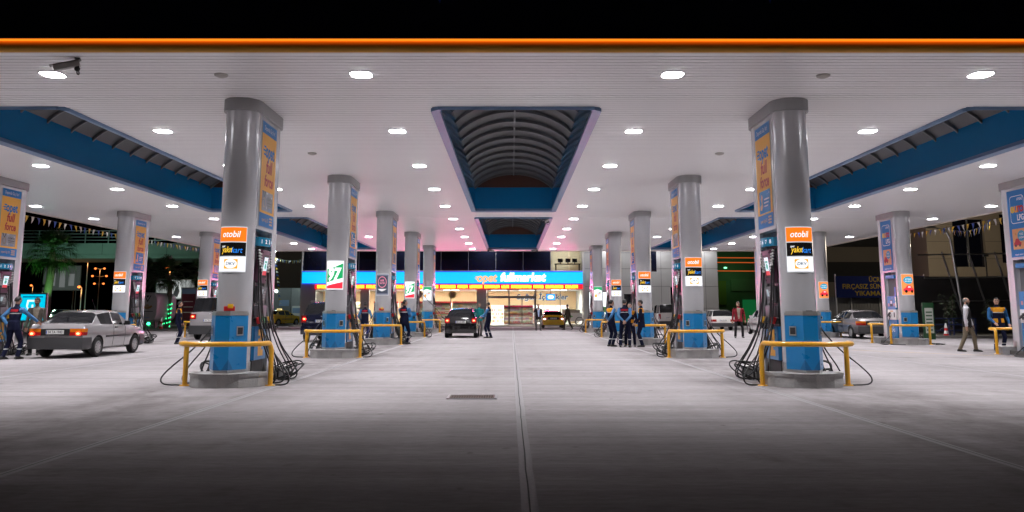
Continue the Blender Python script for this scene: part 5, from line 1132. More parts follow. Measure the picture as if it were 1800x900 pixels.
for k, (x, c1, c2) in enumerate(((-14.9, 7, 1), (-8.3, 5, 6), (-5.3, 2, 5), (-10.6, 1, 0))):
    t = thing('window_poster', f'round coloured food poster hanging high in the shop window, {("first","second","third","fourth")[k]} from the road end', 'poster', (x, 73.6, 2.75)); m = MB(); mp = plane_map((0, 0, 0), (1, 0, 0), (0, 0, 1))
    m.lathe([(0, -.012), (.34, -.012), (.34, .012), (0, .012)], 24, 0, (0, 0, 0), 'y'); m.flat(plane_map((0, -.012, 0), (1, 0, 0), (0, 0, 1)), oval(.02, -.03, .2, .2), 1, .004); m.build('disc', [GC[c1], GC[c2]], t); m = MB(); m.tube([(0, 0, .33), (0, 0, .45)], .006, 5); m.build('string', PLASTIC, t)
# things outside the shop front
t = thing('display_stand', 'narrow grey wire stand for newspapers outside the sliding doors', 'stand', (2.15, 71.8, .11)); m = MB()
for sx in (-.28, .28): m.tube([(sx, .15, 0), (sx, .05, 1.5)], .015, 6); m.tube([(sx, -.2, 0), (sx, .05, 1.5)], .015, 6)
m.build('frame', STEEL, t); m = MB()
for k in range(5): m.box(-.27, .27, -.14+.03*k, .10, .25+.25*k, .27+.25*k); m.box(-.25, .25, -.12+.03*k, -.10+.03*k, .27+.25*k, .44+.25*k, 1)
m.build('tray', [STEEL, mat('newsprint', (.35, .36, .38), .7, 0, .3, 9)], t)
t = thing('ice_cream_cart', 'white ice cream cart with bicycle wheel and glass top at the shop front', 'cart', (5.1, 71.4, .11)); m = MB(); m.box(-.95, .85, -.35, .35, .35, 1.05, 0, None, .03); m.build('box', WHITE, t)
m = MB(); m.box(-.9, .8, -.3, .3, 1.05, 1.4); m.build('glass_top', GL, t); m = MB(); m.flat(plane_map((0, -.35, 0), (1, 0, 0), (0, 0, 1)), oval(-.3, .75, .35, .1), 0, .004); m.build('emblem', GC[3], t, 0)
m = MB(); m.box(-.8, .7, -.2, .2, 1.06, 1.3); m.build('tubs', mat('ice_tubs', (.6, .45, .4), .5, 0, .4, 6), t)
for yy in (-.40, .40):
    m = MB(); m.tube([(.62+.33*math.cos(a), yy, .36+.33*math.sin(a)) for a in [2*PI*i/28 for i in range(29)]], .03, 8); w_ = m.build('wheel', TYRE, t); m = MB()
    for q in range(10): a = 2*PI*q/10; m.tube([(.62, yy, .36), (.62+.31*math.cos(a), yy, .36+.31*math.sin(a))], .006, 4)
    m.build('spokes', STEEL, w_)
m = MB(); m.tube([(-.95, -.3, 1.0), (-1.25, -.3, 1.1), (-1.25, .3, 1.1), (-.95, .3, 1.0)], .02, 6); m.build('handle', STEEL, t); m = MB(); m.box(-.75, -.69, -.3, -.24, 0, .36); m.box(-.75, -.69, .24, .3, 0, .36); m.build('leg', STEEL, t)
# ------------------------------------------------------------------ grey panel building on the right of the market
PB = thing('panel_building', 'grey aluminium panel building with dark windows and a bright white doorway', 'building', (0, 0, 0))
m = MB(); holes = [(6.75, 8.55, .11, 2.95), (9.8, 10.7, .11, 2.8), (11.55, 12.75, 4.75, 8.0), (13.9, 14.9, .11, 3.4), (14.2, 15.3, 4.75, 8.0), (16.0, 16.8, .4, 2.6)]
H2 = sorted(holes); x = 6.31
cuts = sorted(set([6.31, 18.1]+[h[0] for h in holes]+[h[1] for h in holes]))
for a, b in zip(cuts[:-1], cuts[1:]):
    zs = sorted([(h[2], h[3]) for h in holes if h[0] <= a+.001 and h[1] >= b-.001]); z = .11
    for c, d in zs:
        if c > z: m.box(a, b, YM, YM+.3, z, c)
        z = d
    if z < 8.4: m.box(a, b, YM, YM+.3, z, 8.4)
m.box(18.0, 18.1, YM+.3, YM+9, .11, 8.4); m.box(6.31, 18.1, YM+.3, YM+9, 8.3, 8.4); m.build('wall', PANEL, PB)
m = MB()
for z in (1.55, 3.45, 5.0, 6.4): m.box(8.6, 18.1, YM-.004, YM-.001, z, z+.02) if z < 3 else m.box(6.4, 18.1, YM-.004, YM-.001, z, z+.02)
for x in (8.75, 9.6, 11.0, 13.1, 15.6, 17.0): m.box(x, x+.02, YM-.005, YM-.0015, .15, 8.4)
m.build('panel_joint', WELL, PB)
for (a, b, c, d) in holes[1:]:
    m = MB(); m.box(a, b, YM+.10, YM+.14, c, d); m.build('dark_window' if c > .3 else 'dark_door', mat('dark_blue_glazing', (0, 0, 0)), PB)
m = MB(); m.box(6.75, 8.55, YM+.12, YM+.16, .11, 2.95); dd = m.build('bright_doorway', emi('white_light_box', (.9, .97, 1), 1.4), PB)
m = MB(); m.box(6.65, 6.75, YM-.04, YM+.2, .11, 3.05); m.box(8.55, 8.65, YM-.04, YM+.2, .11, 3.05); m.box(6.75, 8.55, YM-.04, YM+.2, 2.95, 3.05); m.box(7.62, 7.68, YM-.02, YM+.119, .11, 2.95); m.build('door_frame', MULL, PB)
m = MB(); mp = plane_map((6.75, YM+.12, 0), (1, 0, 0), (0, 0, 1)); m.flat(mp, rect(.2, .8, .25, .7), 0, .004); m.flat(mp, rect(1.1, 1.6, 1.2, 1.7), 1, .004); m.flat(mp, rect(1.0, 1.7, .3, .6), 2, .004); m.build('poster', [GC[1], GC[3], GC[4]], dd, 0)
m = MB(); m.box(17.25, 17.55, YM-.03, YM-.005, .9, 1.15); m.box(17.3, 17.42, YM-.06, YM-.03, .75, 1.35, 1); m.build('hose_box', [RED, WHITE], PB)

for k, x in enumerate((8.2, 12.4, 16.6)):  # lamps added out of view to brighten the grey panel wall
    m = MB(); m.box(x-.2, x+.2, YM-.75, YM-.45, 8.15, 8.25); m.box(x-.04, x+.04, YM-.5, YM, 8.2, 8.24); m.build('added_wall_lamp', [emi('lamp_diffuser', (1, 1, 1), 6), STEEL], PB)
    area('added_wall_light', (x, YM-.6, 8.1), .4, .25, 330, (1, .98, .97), (R(-8), 0, 0), PB, R(150))
for k, x in enumerate((-16, -9, -2, 4)):  # more added lamps, out of view above the market front
    m = MB(); m.box(x-.2, x+.2, YM-.85, YM-.55, 8.25, 8.35); m.box(x-.04, x+.04, YM-.6, YM+.1, 8.3, 8.34); m.build('added_wall_lamp', [emi('lamp_diffuser', (1, 1, 1), 6), STEEL], MK)
    area('added_wall_light', (x, YM-.7, 8.2), .4, .25, 200, (1, .98, .97), (R(20), 0, 0), MK, R(120))
# ------------------------------------------------------------------ surroundings
rnd = random.Random(5)
PCOL = [mat('pennant_yellow', (.62, .40, .03), .6), mat('pennant_white', (.62, .62, .60), .6), mat('pennant_blue', (.02, .07, .35), .6)]
def pennants(a, b, sag, label, n, size=.30, rz=0, start=0):
    a, b = Vector(a), Vector(b); t = thing('pennant_string', label, 'pennants', a, 0, 'pennant strings round the canopy'); d = b-a
    P = [d*(i/24)-Vector((0, 0, sag*4*(i/24)*(1-i/24))) for i in range(25)]; m = MB(); m.tube(P, .008, 5); m.build('cord', BLACK, t)
    hd = Vector((d.x, d.y, 0)); hd = hd.normalized() if hd.length > .05 else Vector((1, 0, 0)); r2 = random.Random(n)
    for i in range(n):
        u = (i+.5)/n; p = d*u-Vector((0, 0, sag*4*u*(1-u))); sw = Vector((-hd.y, hd.x, 0))*r2.uniform(-.09, .09)+hd*r2.uniform(-.05, .05); wd = size*.36
        e = d.normalized()*wd; m = MB(); tip = p-Vector((0, 0, size))+sw; mid = (p+tip)/2+Vector((-hd.y, hd.x, 0))*r2.uniform(-.03, .03)
        q = [p-e, p+e, mid+e*.5, mid-e*.5, tip]; th = Vector((-hd.y, hd.x, 0))*.002
        if d.normalized().z < -.6: q = [p, p+Vector((0, 0, -wd*2)), p+hd*size*.5+Vector((0, 0, -wd*1.5)), p+hd*size*.5+Vector((0, 0, -wd*.8)), p+hd*size+Vector((0, 0, -wd-.08))]
        m.add([x-th for x in q]+[x+th for x in q], [(0, 1, 2, 3), (3, 2, 4), (5, 8, 7, 6), (8, 9, 7), (0, 5, 6, 1), (0, 3, 8, 5), (1, 6, 7, 2), (3, 4, 9, 8), (2, 7, 9, 4)])
        m.build('flag', PCOL[(i+start) % 3], t, 0)
pennants((-20.55, 30.5, 5.42), (-20.55, 55.0, 5.42), .12, 'pennants of yellow, white and blue hanging along the canopy edge over the palms', 56)
pennants((20.55, 24.5, 5.40), (20.55, 46.0, 5.40), .15, 'pennants hanging along the canopy edge on the car wash side', 52)
pennants((19.2, 33.0, 4.95), (23.8, 45.3, 6.0), .35, 'short string of pennants running from canopy to the grey lamp post', 26)
pennants((24.6, 40.0, 5.9), (24.0, 39.6, 3.4), -.06, 'pennant string hanging down before the beige building', 12)
pennants((-20.6, 57.0, 6.4), (-18.4, 73.0, 7.0), .5, 'pennants between canopy and the market corner', 22)
pennants((-22.9, 79.6, 6.5), (-22.2, 79.4, 2.0), -.1, 'pennants hanging from the bright lamp post behind the taxi', 14)
pennants((-22.9, 79.6, 6.4), (-17.9, 73.0, 6.0), .3, 'pennants from the bright lamp post to the market corner', 18)
pennants((-2.05, 12.2, 6.42), (-.75, 12.25, 6.44), .05, 'tips of three pennants over the orange edge, above the drain grate side', 4, .26)
pennants((3.1, 12.2, 6.42), (4.4, 12.25, 6.41), .03, 'tips of pennants over the orange edge, above the right aisle pump', 4, .26)
# ---- road side
CONCG = mat('bridge_concrete', (.22, .24, .22), .8, 0, .25, .5, bump=.2)
t = thing('overpass', 'concrete road bridge with steel railing crossing behind the palms', 'bridge', (-75, 105, 0))
m = MB(); m.box(-60, 47, 0, 9, 7.9, 8.5); m.box(-60, 47, -.3, 0, 8.1, 9.8); m.box(-60, 47, -.45, -.3, 8.1, 8.35); m.build('deck', CONCG, t)
m = MB()
for k in range(26): m.box(-59+4.1*k, -58.96+4.1*k, -.304, -.3005, 8.36, 9.79)
m.build('panel_joint', WELL, t)
for k in range(36): m = MB(); m.box(-59+2.95*k, -58.9+2.95*k, -.2, -.1, 9.8, 11.4); m.build('railing_post', DSTEEL, t)
for z in (10.2, 10.6, 11.0, 11.4): m = MB(); m.tube([(-60, -.15, z), (47, -.15, z)], .045, 6); m.build('railing_bar', DSTEEL, t)
for x in (-45, 36): m = MB(); m.prism([(x+1.0*math.cos(a), 4+1.0*math.sin(a)) for a in [2*PI*i/16 for i in range(16)]], -.06, 7.9); m.build('pier', CONCG, t)
for k, (x, z) in enumerate(((-.5, 12.0), (12, 11.9))):
    m = MB(); m.box(x-.25, x+.25, -.2, -.14, z-.5, z+.5); m.box(x-.03, x+.03, -.19, -.15, 11.3, z-.5, 1); m.build('small_sign', [emi('bridge_sign_orange', (.8, .25, .03), .45), DSTEEL], t)
def point(name, loc, pw, col, r=.15, parent=None):
    l = bpy.data.lights.new(name, 'POINT'); l.energy = pw; l.color = col; l.shadow_soft_size = r; o = bpy.data.objects.new(name, l); C.objects.link(o); o.location = loc; o.parent = parent
def spot(name, loc, pw, col, d, parent):
    l = bpy.data.lights.new(name, 'SPOT'); l.energy = pw; l.color = col; l.spot_size = R(52); l.spot_blend = .5; l.shadow_soft_size = .1; o = bpy.data.objects.new(name, l); C.objects.link(o)
    o.location = loc; o.rotation_euler = Vector(d).to_track_quat('-Z', 'Y').to_euler(); o.parent = parent
LEAF = mat('palm_leaf', (.035, .085, .02), .5, 0, .4, 3); BARK = mat('palm_bark', (.13, .11, .085), .85, 0, .45, 14, bump=.6)
GROPE = emi('green_rope_light', (.04, 1, .32), 2.2)
def palm(x, y, hgt, cr, label, seed, rope=False, trunk_r=.17):
    rr = random.Random(seed); t = thing('palm_tree', label, 'palm tree', (x, y, -.06), 0, 'palm trees by the road')
    P = [(0, 0, 0), (rr.uniform(-.08, .08), 0, hgt*.4), (rr.uniform(-.15, .15), 0, hgt*.8), (rr.uniform(-.15, .15), 0, hgt)]; P = catmull(P, 6); n = len(P)
    m = MB(); m.tube(P, [trunk_r*(1.35-.5*i/n) for i in range(n)], 12)
    for k in range(int(hgt*22)):      # stubs of old leaf bases give the diamond pattern
        u = k/(hgt*22); q = P[min(n-1, int(u*n))]; a = k*2.4; r_ = trunk_r*(1.3-.45*u); z = u*hgt
        c = Vector((q.x, q.y, z)); dr = Vector((math.cos(a), math.sin(a), .9)).normalized(); m.tube([c+dr*r_*.7, c+dr*(r_*.95+.07)], [.05, .022], 5)
    m.build('trunk', BARK, t, 50)
    top = Vector(P[-1]); m = MB()
    for k in range(46):
        a = 2.4*k+rr.uniform(-.2, .2); el = R(80)-R(135)*(k/46)+rr.uniform(-.12, .12); dr = Vector((math.cos(a)*math.cos(el), math.sin(a)*math.cos(el), math.sin(el)))
        pl = cr*rr.uniform(.45, .62); base = top+dr*pl; side = dr.cross(Vector((0, 0, 1))); side = side.normalized() if side.length > .05 else Vector((1, 0, 0)); nm = side.cross(dr)
        m.tube([top, top+dr*pl*.5+Vector((0, 0, .02)), base], [.022, .016, .012], 4)
        for j in range(15):
            f = R(-72)+R(144)*j/14; ld = (dr*math.cos(f)+side*math.sin(f)); ll = cr*rr.uniform(.48, .68)*(1-.25*abs(f)/1.3); wv = (side*math.cos(f)-dr*math.sin(f))*.026
            p1 = base+ld*ll*.55+nm*.02; p2 = base+ld*ll*.85-Vector((0, 0, ll*.16)); p3 = base+ld*ll*.95-Vector((0, 0, ll*rr.uniform(.35, .6)))
            m.add([base-wv*.5, base+wv*.5, p1+wv, p1-wv, p2+wv*.7, p2-wv*.7, p3], [(0, 1, 2, 3), (3, 2, 4, 5), (5, 4, 6)])
    m.build('crown', LEAF, t, 0)
    if rope:
        for k in range(44):
            u = k/44*.42; a = k*.75; q = P[min(n-1, int(u*n))]; m = MB(); m.ell((q.x+(trunk_r*1.5)*math.cos(a), q.y+trunk_r*1.5*math.sin(a), .25+u*hgt), (.045, .045, .05), 8, 5); m.build('rope_bulb', GROPE, t)
    return t
palm(-31.0, 55.5, 5.3, 1.75, 'tall green palm in front of the bridge, near the silver sedan', 1, False, .22)
palm(-25.7, 62.0, 4.1, 1.5, 'palm with glowing green lights round the foot of its trunk', 2, True)
palm(-28.2, 63.5, 4.3, 1.3, 'dim palm behind the pale tank', 3)
palm(-24.6, 66.0, 4.4, 1.4, 'palm half hidden behind a pillar beyond the silver van', 4)
t = thing('ground_floodlight', 'green floodlight at the palm feet', 'floodlight', (-26.4, 60.6, 0)); m = MB(); m.box(-.15, .15, -.1, .1, .1, .35, 0, Matrix.Rotation(R(-30), 4, 'X')); m.box(-.03, .03, -.03, .03, -.06, .12); m.build('housing', PLASTIC, t)
m = MB(); m.ell((0, -.0, .42), (.12, .12, .1), 14, 8); m.build('lens', emi('green_flood_lens', (.05, 1, .35), 6), t); spot('green_flood', (0, -.1, .75), 170, (.10, 1, .38), (.7, 1.4, 3.6), t)
t = thing('ground_floodlight', 'green floodlight below the tallest palm', 'floodlight', (-30.2, 53.6, 0)); m = MB(); m.box(-.15, .15, -.1, .1, .1, .35); m.box(-.03, .03, -.03, .03, -.06, .12); m.build('housing', PLASTIC, t)
spot('green_flood', (0, .1, .7), 800, (.30, 1, .30), (-.8, 1.9, 4.6), t)
t = thing('added_bridge_floodlight', 'floodlight mast added to light the bridge side', 'floodlight', (-52, 92, 0)); m = MB(); m.tube([(0, 0, -.06), (0, 0, 4)], .06, 8); m.build('mast', DSTEEL, t)  # mast and its lamp are added to light the bridge
m = MB(); m.box(-.3, .3, -.1, .1, 3.9, 4.2); m.build('lamp', PLASTIC, t); point('added_bridge_flood', (0, .6, 4.2), 2800, (.42, .95, .72), .3, t)
for (x, y, h, heads, lab) in ((-61.5, 120, 8.6, 2, 'orange twin street lamp just below the bridge'), (-82, 165, 9.6, 6, 'orange lamp mast with six heads far down the road'), (-87, 165, 7.4, 2, 'low orange twin street lamp left of the six-headed mast'),
                          (-98, 170, 6.4, 1, 'dim orange street lamp far left by the first pump'), (-58, 112, 4.5, 1, 'lone orange lamp under the twin street lamp'), (-38.0, 92, 6.2, 1, 'orange street lamp between palms and pillar')):
    t = thing('street_lamp', lab, 'street lamp', (x, y, -.06), 0, 'orange street lamps along the road'); m = MB(); m.tube([(0, 0, 0), (0, 0, h)], [.12, .06], 8); m.build('pole', DSTEEL, t)
    for k in range(heads):
        ox = ((k % 2)*2-1)*(.9 if heads > 1 else .3)*(1+.55*((k//2) % 2)); oz = -1.5*(k//2); m = MB(); m.tube([(0, 0, h+oz-.1), (ox*.8, 0, h+oz+.1)], .04, 6); ar = m.build('arm', DSTEEL, t)
        m = MB(); m.ell((ox, -.1, h+oz+.05), (.24, .16, .17), 12, 8); m.build('lamp', emi('sodium_lamp', (1, .24, .05), 2.4), ar)
    point('sodium_light', (0, -.5, h-.6), 110, (1, .42, .12), .3, t)
# traffic on the road, headlights towards us
car('hatch', 'oncoming car on the road with bright white headlights', 'car', (-48.8, 92, -.02), BLK, PI, 'traffic on the road', 'road_car', '', BLK, front_on=True)
car('sedan', 'dark car on the road showing red tail lights', 'car', (-53.2, 99, -.02), GRYC, R(8), 'traffic on the road', 'road_car', 'on', BUMP)
car('sedan', 'small far oncoming car, headlights between the two nearer road cars', 'car', (-71.5, 130, -.02), GRYC, PI, 'traffic on the road', 'road_car', '', BUMP, front_on=True)
car('hatch', 'farthest oncoming car below the street lamps', 'car', (-86, 152, -.02), WHT, PI, 'traffic on the road', 'road_car', '', BLK, front_on=True)
car('hatch', 'oncoming pale car on the road behind the white-lit hatchback', 'car', (-62.5, 115, -.02), WHT, PI, 'traffic on the road', 'road_car', '', BLK, front_on=True)
car('hatch', 'dark hatchback with red lights driving away between the road cars', 'car', (-59.0, 108, -.02), BLK, 0, 'traffic on the road', 'road_car', 'on', BLK)
car('sedan', 'far saloon with red lights driving away under the street lamps', 'car', (-75.0, 137, -.02), GRYC, 0, 'traffic on the road', 'road_car', 'on', BUMP)
car('estate', 'car coloured ochre for the orange light on it, behind the silver sedan', 'car', (-40.0, 78, -.02), TAXI, R(60), 'traffic on the road', 'road_car', '', BUMP)  # yellow paint stands in for orange light falling on this car
car('sedan', 'dark car with red tail lights left of the pale tank', 'car', (-43.5, 96, -.02), MAROON, R(-20), 'traffic on the road', 'road_car', 'on', BUMP)
# cyan lit board, posters, tank, totem, cone
def board(nm, label, x, y, z0, z1, wd, em, cat='sign', legs=True, rz=0, extra=None):
    t = thing(nm, label, cat, (x, y, 0), rz); m = MB(); m.box(-wd/2-.08, wd/2+.08, -.06, .10, z0-.08, z1+.08); m.build('frame', DSTEEL, t)
    if legs:
        for sx in (-1, 1): m = MB(); m.box(sx*wd*.4-.05, sx*wd*.4+.05, -.0, .08, -.06, z0-.08); m.build('leg', DSTEEL, t)
    m = MB(); m.flat(plane_map((0, -.06, 0), (1, 0, 0), (0, 0, 1)), rect(-wd/2, wd/2, z0, z1), 0, .003); ms = [em]
    if extra:
        for k, (shp, mm) in enumerate(extra):
            if mm not in ms: ms.append(mm)
            m.flat(plane_map((0, -.06, 0), (1, 0, 0), (0, 0, 1)), shp, ms.index(mm), .006+.003*k)
    m.build('face', ms, t, 0); return t
CY = emi('cyan_board', (.0, .55, .8), 1.1); CYW = emi('cyan_board_white', (.7, 1, 1), 1.2)
board('lit_board', 'glowing cyan advert board behind the two men at the silver sedan', -26.2, 45.5, .85, 2.25, 1.35, CY, extra=[(poly([(-.3, 1.95), (.3, 1.95), (.35, 1.6), (.0, 1.0), (-.35, 1.6)]), CYW), (poly([(-.2, 1.85), (.2, 1.85), (.25, 1.6), (.0, 1.15), (-.25, 1.6)]), CY), (rect(-.05, .05, 1.2, 1.7), CYW), (rect(-.55, .55, 2.08, 2.14), emi('cyan_ink', (.0, .1, .3), .5))])
board('billboard', 'grey and white lit double billboard beyond the glowing palm', -39.3, 97, 2.7, 4.9, 4.4, emi('billboard_grey', (.36, .38, .38), .8), 'billboard', extra=[(poly([(-1.0, 2.9), (-.5, 4.0), (-.1, 4.6), (.4, 4.8), (.9, 4.0), (1.1, 2.8)]), emi('billboard_pale', (.75, .78, .78), .8)), (poly([(-.3, 3.0), (.0, 3.9), (.35, 4.3), (.5, 3.5), (.3, 2.9)]), emi('billboard_dark', (.06, .065, .07), .5)), (rect(1.2, 1.24, 2.7, 4.9), emi('billboard_dark', (0, 0, 0), 0)), (rect(-1.9, -1.2, 4.4, 4.7), emi('billboard_pale', (0, 0, 0), 0))])
board('billboard', 'dim dark billboard behind the tallest palm', -64, 118, 4.2, 7.6, 5.2, emi('billboard_dim', (.05, .06, .055), .8), 'billboard', extra=[(rect(-1.6, -.9, 4.8, 6.6), emi('billboard_dim_pale', (.16, .17, .17), .8)), (rect(-.3, .5, 4.6, 6.9), emi('billboard_dim_pale', (0, 0, 0), 0)), (rect(1.0, 1.8, 4.8, 6.5), emi('billboard_dim_pale', (0, 0, 0), 0))])
t = thing('advert_tank', 'pale round-cornered tank end with V emblem and gold wreath on short legs', 'tank', (-26.3, 60, 0)); m = MB(); n = 24
pr = []
for i in range(n): a = 2*PI*i/n; ca, sa = math.cos(a), math.sin(a); pr.append((.76*math.copysign(abs(ca)**.55, ca), 1.62+1.05*math.copysign(abs(sa)**.5, sa)))
vs = []; secs = ((.0, .90), (.10, .97), (.22, 1.0), (3.2, 1.0), (3.35, .95))
for y, k in secs: vs += [(x*k, y, 1.62+(z-1.62)*k) for x, z in pr]
m.add(vs, [(r*n+i, r*n+(i+1) % n, (r+1)*n+(i+1) % n, (r+1)*n+i) for r in range(4) for i in range(n)]+[tuple(range(n)), tuple(4*n+i for i in range(n))]); m.build('shell', mat('tank_pale_grey', (.52, .52, .53), .4, .1, .15, 1), t, 40)
m = MB(); mp = plane_map((0, 0, 0), (1, 0, 0), (0, 0, 1))
m.flat(mp, poly([(-.26, 2.45), (-.19, 2.45), (0, 2.08), (.19, 2.45), (.26, 2.45), (.0, 1.95)]), 0, .004); m.flat(mp, poly([(-.12, 2.45), (.12, 2.45), (0, 2.25)]), 0, .004)
for sx in (-1, 1):
    for k in range(5): a = R(200+28*k) if sx < 0 else R(-20-28*k); m.flat(mp, oval(sx*.02+.27*math.cos(a), 1.72+.17*math.sin(a), .085, .075, 12), 1, .004+.001*k)
m.flat(mp, oval(0, 1.7, .14, .12), 2, .012); m.flat(mp, rect(-.42, .42, 1.28, 1.32), 0, .004); m.flat(mp, rect(-.2, .2, .84, .90), 3, .004)
m.build('emblem', [PLASTIC, mat('gold_print', (.38, .22, .07), .35, .4), mat('tan_print', (.45, .32, .2), .4), GC[4]], t, 0)
for sx in (-1, 1): m = MB(); m.box(sx*.5-.06, sx*.5+.06, .2, .4, -.06, .7); m.box(sx*.5-.06, sx*.5+.06, 2.8, 3.0, -.06, .7); m.build('leg', DSTEEL, t)
board('totem_sign', 'maroon and blue totem sign behind the silver van', -24.3, 62.5, .2, 3.0, 1.0, mat('totem_maroon', (.20, .03, .06), .4), legs=False, extra=[(rect(-.5, .5, 2.6, 3.0), GC[4]), (rect(-.35, .35, 2.0, 2.06), GC[0]), (rect(-.35, .35, 1.6, 1.66), GC[0]), (rect(-.35, .35, 1.2, 1.26), GC[0])])
def cone(x, y, label, h=.9):
    t = thing('traffic_cone', label, 'cone', (x, y, 0), 0, 'red and white traffic cones'); m = MB(); m.box(-.2, .2, -.2, .2, .0, .05); m.build('foot', RED, t); m = MB(); pr = [(.13, .05), (.115, h*.3), (.115, h*.3), (.09, h*.5), (.09, h*.5), (.075, h*.68), (.075, h*.68), (.035, h)]
    for k in range(0, 8, 2): m.lathe(pr[k:k+2], 16, (k//2) % 2)
    m.lathe([(.035, h), (0, h)], 16, 0); m.build('body', [RED, WHITE], t, 60)
cone(-24.6, 58.5, 'red and white cone left of the silver van, before the palms'); cone(21.7, 41.9, 'red and white cone next to the blue steel trestle', .75)
# kerb and dark planting bed along the road side
m = MB(); m.box(-40, -20.5, 56.5, 56.8, 0, .14); m.box(-20.8, -20.5, 56.8, 80, 0, .14); struct('kerb', m, mat('kerb_stone', (.2, .19, .18), .8, 0, .3, 3))
m = MB(); m.box(-40, -20.8, 56.8, 68, 0, .10); struct('planting_bed', m, mat('bed_soil', (.03, .028, .02), .9, 0, .4, 2))
t = thing('lamp_post', 'white lamp post with one glaring lamp behind the yellow taxi', 'lamp post', (-23.0, 79.8, 0)); m = MB(); m.tube([(0, 0, 0), (0, 0, 7.0)], [.09, .06], 8); m.build('pole', WHITE, t); m = MB(); m.ell((0, -.1, 7.05), (.22, .2, .16), 14, 8); m.build('lamp', emi('mercury_lamp', (.75, 1, .95), 30), t); m = MB(); m.ell((.35, -.1, 3.2), (.16, .14, .10), 12, 8); m.build('low_lamp', emi('mercury_lamp', (0, 0, 0), 0), t); point('mercury_light', (0, -.6, 6.8), 500, (.8, 1, .95), .2, t)
t = thing('site_hoarding', 'grey and blue panelled wall behind the yellow taxi', 'wall', (-24.3, 84, 0)); m = MB()
for k in range(6): m.box(-5.6+1.9*k, -3.75+1.9*k, -.04, .04, 0, 3.6, k % 2)
m.build('panels', [mat('hoarding_grey', (.33, .34, .36), .5), mat('hoarding_dim', (.24, .25, .27), .5)], t); m = MB()
for k in range(4): m.box(-4.9+1.9*k, -3.9+1.9*k, -.05, -.042, 1.5+.3*(k % 2), 2.1+.3*(k % 2))
m.build('notice', GC[4], t)
t = thing('service_box', 'white and blue service cabinet behind the taxi tail', 'cabinet', (-21.0, 81.5, 0)); m = MB(); m.box(-.45, .45, -.3, .3, 0, 1.8, 0, None, .03); m.build('casing', WHITE, t); m = MB(); m.box(-.4, .4, -.306, -.30, 1.1, 1.6); m.build('panel', GC[4], t)
m = MB(); m.box(-34, -18.6, 88, 89, 3.6, 9); t = m.build('dark_building', mat('dark_brown_facade', (.06, .035, .025), .8, 0, .4, .4), None); t.location = (6, 0, 0); tag(t, 'dark brown building mass rising behind the market road corner', 'building')
# ---- car wash side
t = thing('banner', 'dark blue banner with yellow capital letters over the car wash fence', 'banner', (25.7, 58, 0)); m = MB(); m.box(-3.1, 3.1, -.02, .02, 2.25, 3.75); bn = m.build('cloth', mat('banner_navy', (.006, .010, .055), .8, 0, .1, 2, spec=.05), t)
m = MB(); mp = plane_map((0, -.02, 0), (1, 0, 0), (0, 0, 1)); m.flat(mp, tx('ÜCRETSİZ', .1, 3.50, .46, 1.75, .02), 0, .004); m.flat(mp, tx('FIRÇASIZ SÜNGERSİZ OTO', .05, 3.02, .46, 5.4, .02), 0, .004); m.flat(mp, tx('YIKAMA BAŞLADI', .15, 2.54, .46, 3.9, .02), 0, .004); m.build('lettering', mat('banner_yellow', (.19, .13, .012), .7, spec=.1), bn, 0)
for sx in (-1, 1): m = MB(); m.tube([(sx*3.1, .05, 0), (sx*3.1, .05, 3.9)], .05, 8); m.build('post', DSTEEL, t)
t = thing('sheet_fence', 'dim grey corrugated fence under the blue banner', 'fence', (26, 58.6, 0)); m = MB()
for k in range(62): m.box(-6.2+.2*k, -6.1+.2*k, -.03, .0, 0, 2.3); m.box(-6.1+.2*k, -6.0+.2*k, .0, .03, 0, 2.28)
m.build('sheet', mat('fence_sheet', (.10, .10, .105), .5, .3, .2, 1), t)
for k in range(7): m = MB(); m.box(-6.2+2*k, -6.12+2*k, -.08, -.03, 0, 2.4); m.build('post', DSTEEL, t)
t = thing('car_wash_hall', 'dark car wash hall with curved roof, orange tubes and green lit inside', 'building', (24.5, 88, 0)); hallm = mat('hall_dark', (.05, .045, .04), .8, 0, .3, 1)
m = MB(); m.box(-5, 14, 9.5, 9.8, 0, 9.5); m.box(-5.2, -5, 0, 9.8, 0, 9.5); m.build('wall', mat('hall_green_grey', (.16, .20, .15), .8, 0, .3, .6), t)
A = [(-5.3+19.6*i/20, 6.6+3.0*math.sin(PI*i/20)) for i in range(21)]; m = MB(); m.add([(x, -.5, z) for x, z in A]+[(x, 10, z) for x, z in A], [(i, i+1, 22+i, 21+i) for i in range(20)]); m.build('roof', mat('hall_roof', (.08, .05, .035), .7, 0, .3, .8), t, 60)
for k, (z, y) in enumerate(((7.0, 1.0), (6.55, 2.0), (5.7, 3.5))):
    m = MB(); m.tube([(-4.8, y, z), (12, y, z-.1)], .05, 6); m.build('orange_tube', emi('orange_tube_glow', (1, .16, .03), .5), t)
m = MB(); m.box(-2.2, .6, 9.3, 9.49, 2.0, 4.8); m.build('wall_notice', mat('hall_notice', (.24, .22, .05), .7), t); m = MB(); m.box(1.2, 4.6, 9.3, 9.49, 3.6, 5.0); m.build('wall_notice', mat('hall_notice_pale', (.2, .22, .18), .7), t); m = MB(); m.box(2.5, 4.0, 9.28, 9.49, 0, 2.6); m.build('doorway', emi('green_doorway', (.02, .35, .10), .22), t)
m = MB(); m.ell((0, 7, 6.2), (.2, .2, .1), 12, 6); m.build('lamp', emi('green_hall_lamp', (.2, 1, .4), 3), t); point('green_hall_light', (1, 6.5, 5.6), 45, (.30, 1, .32), .3, t)
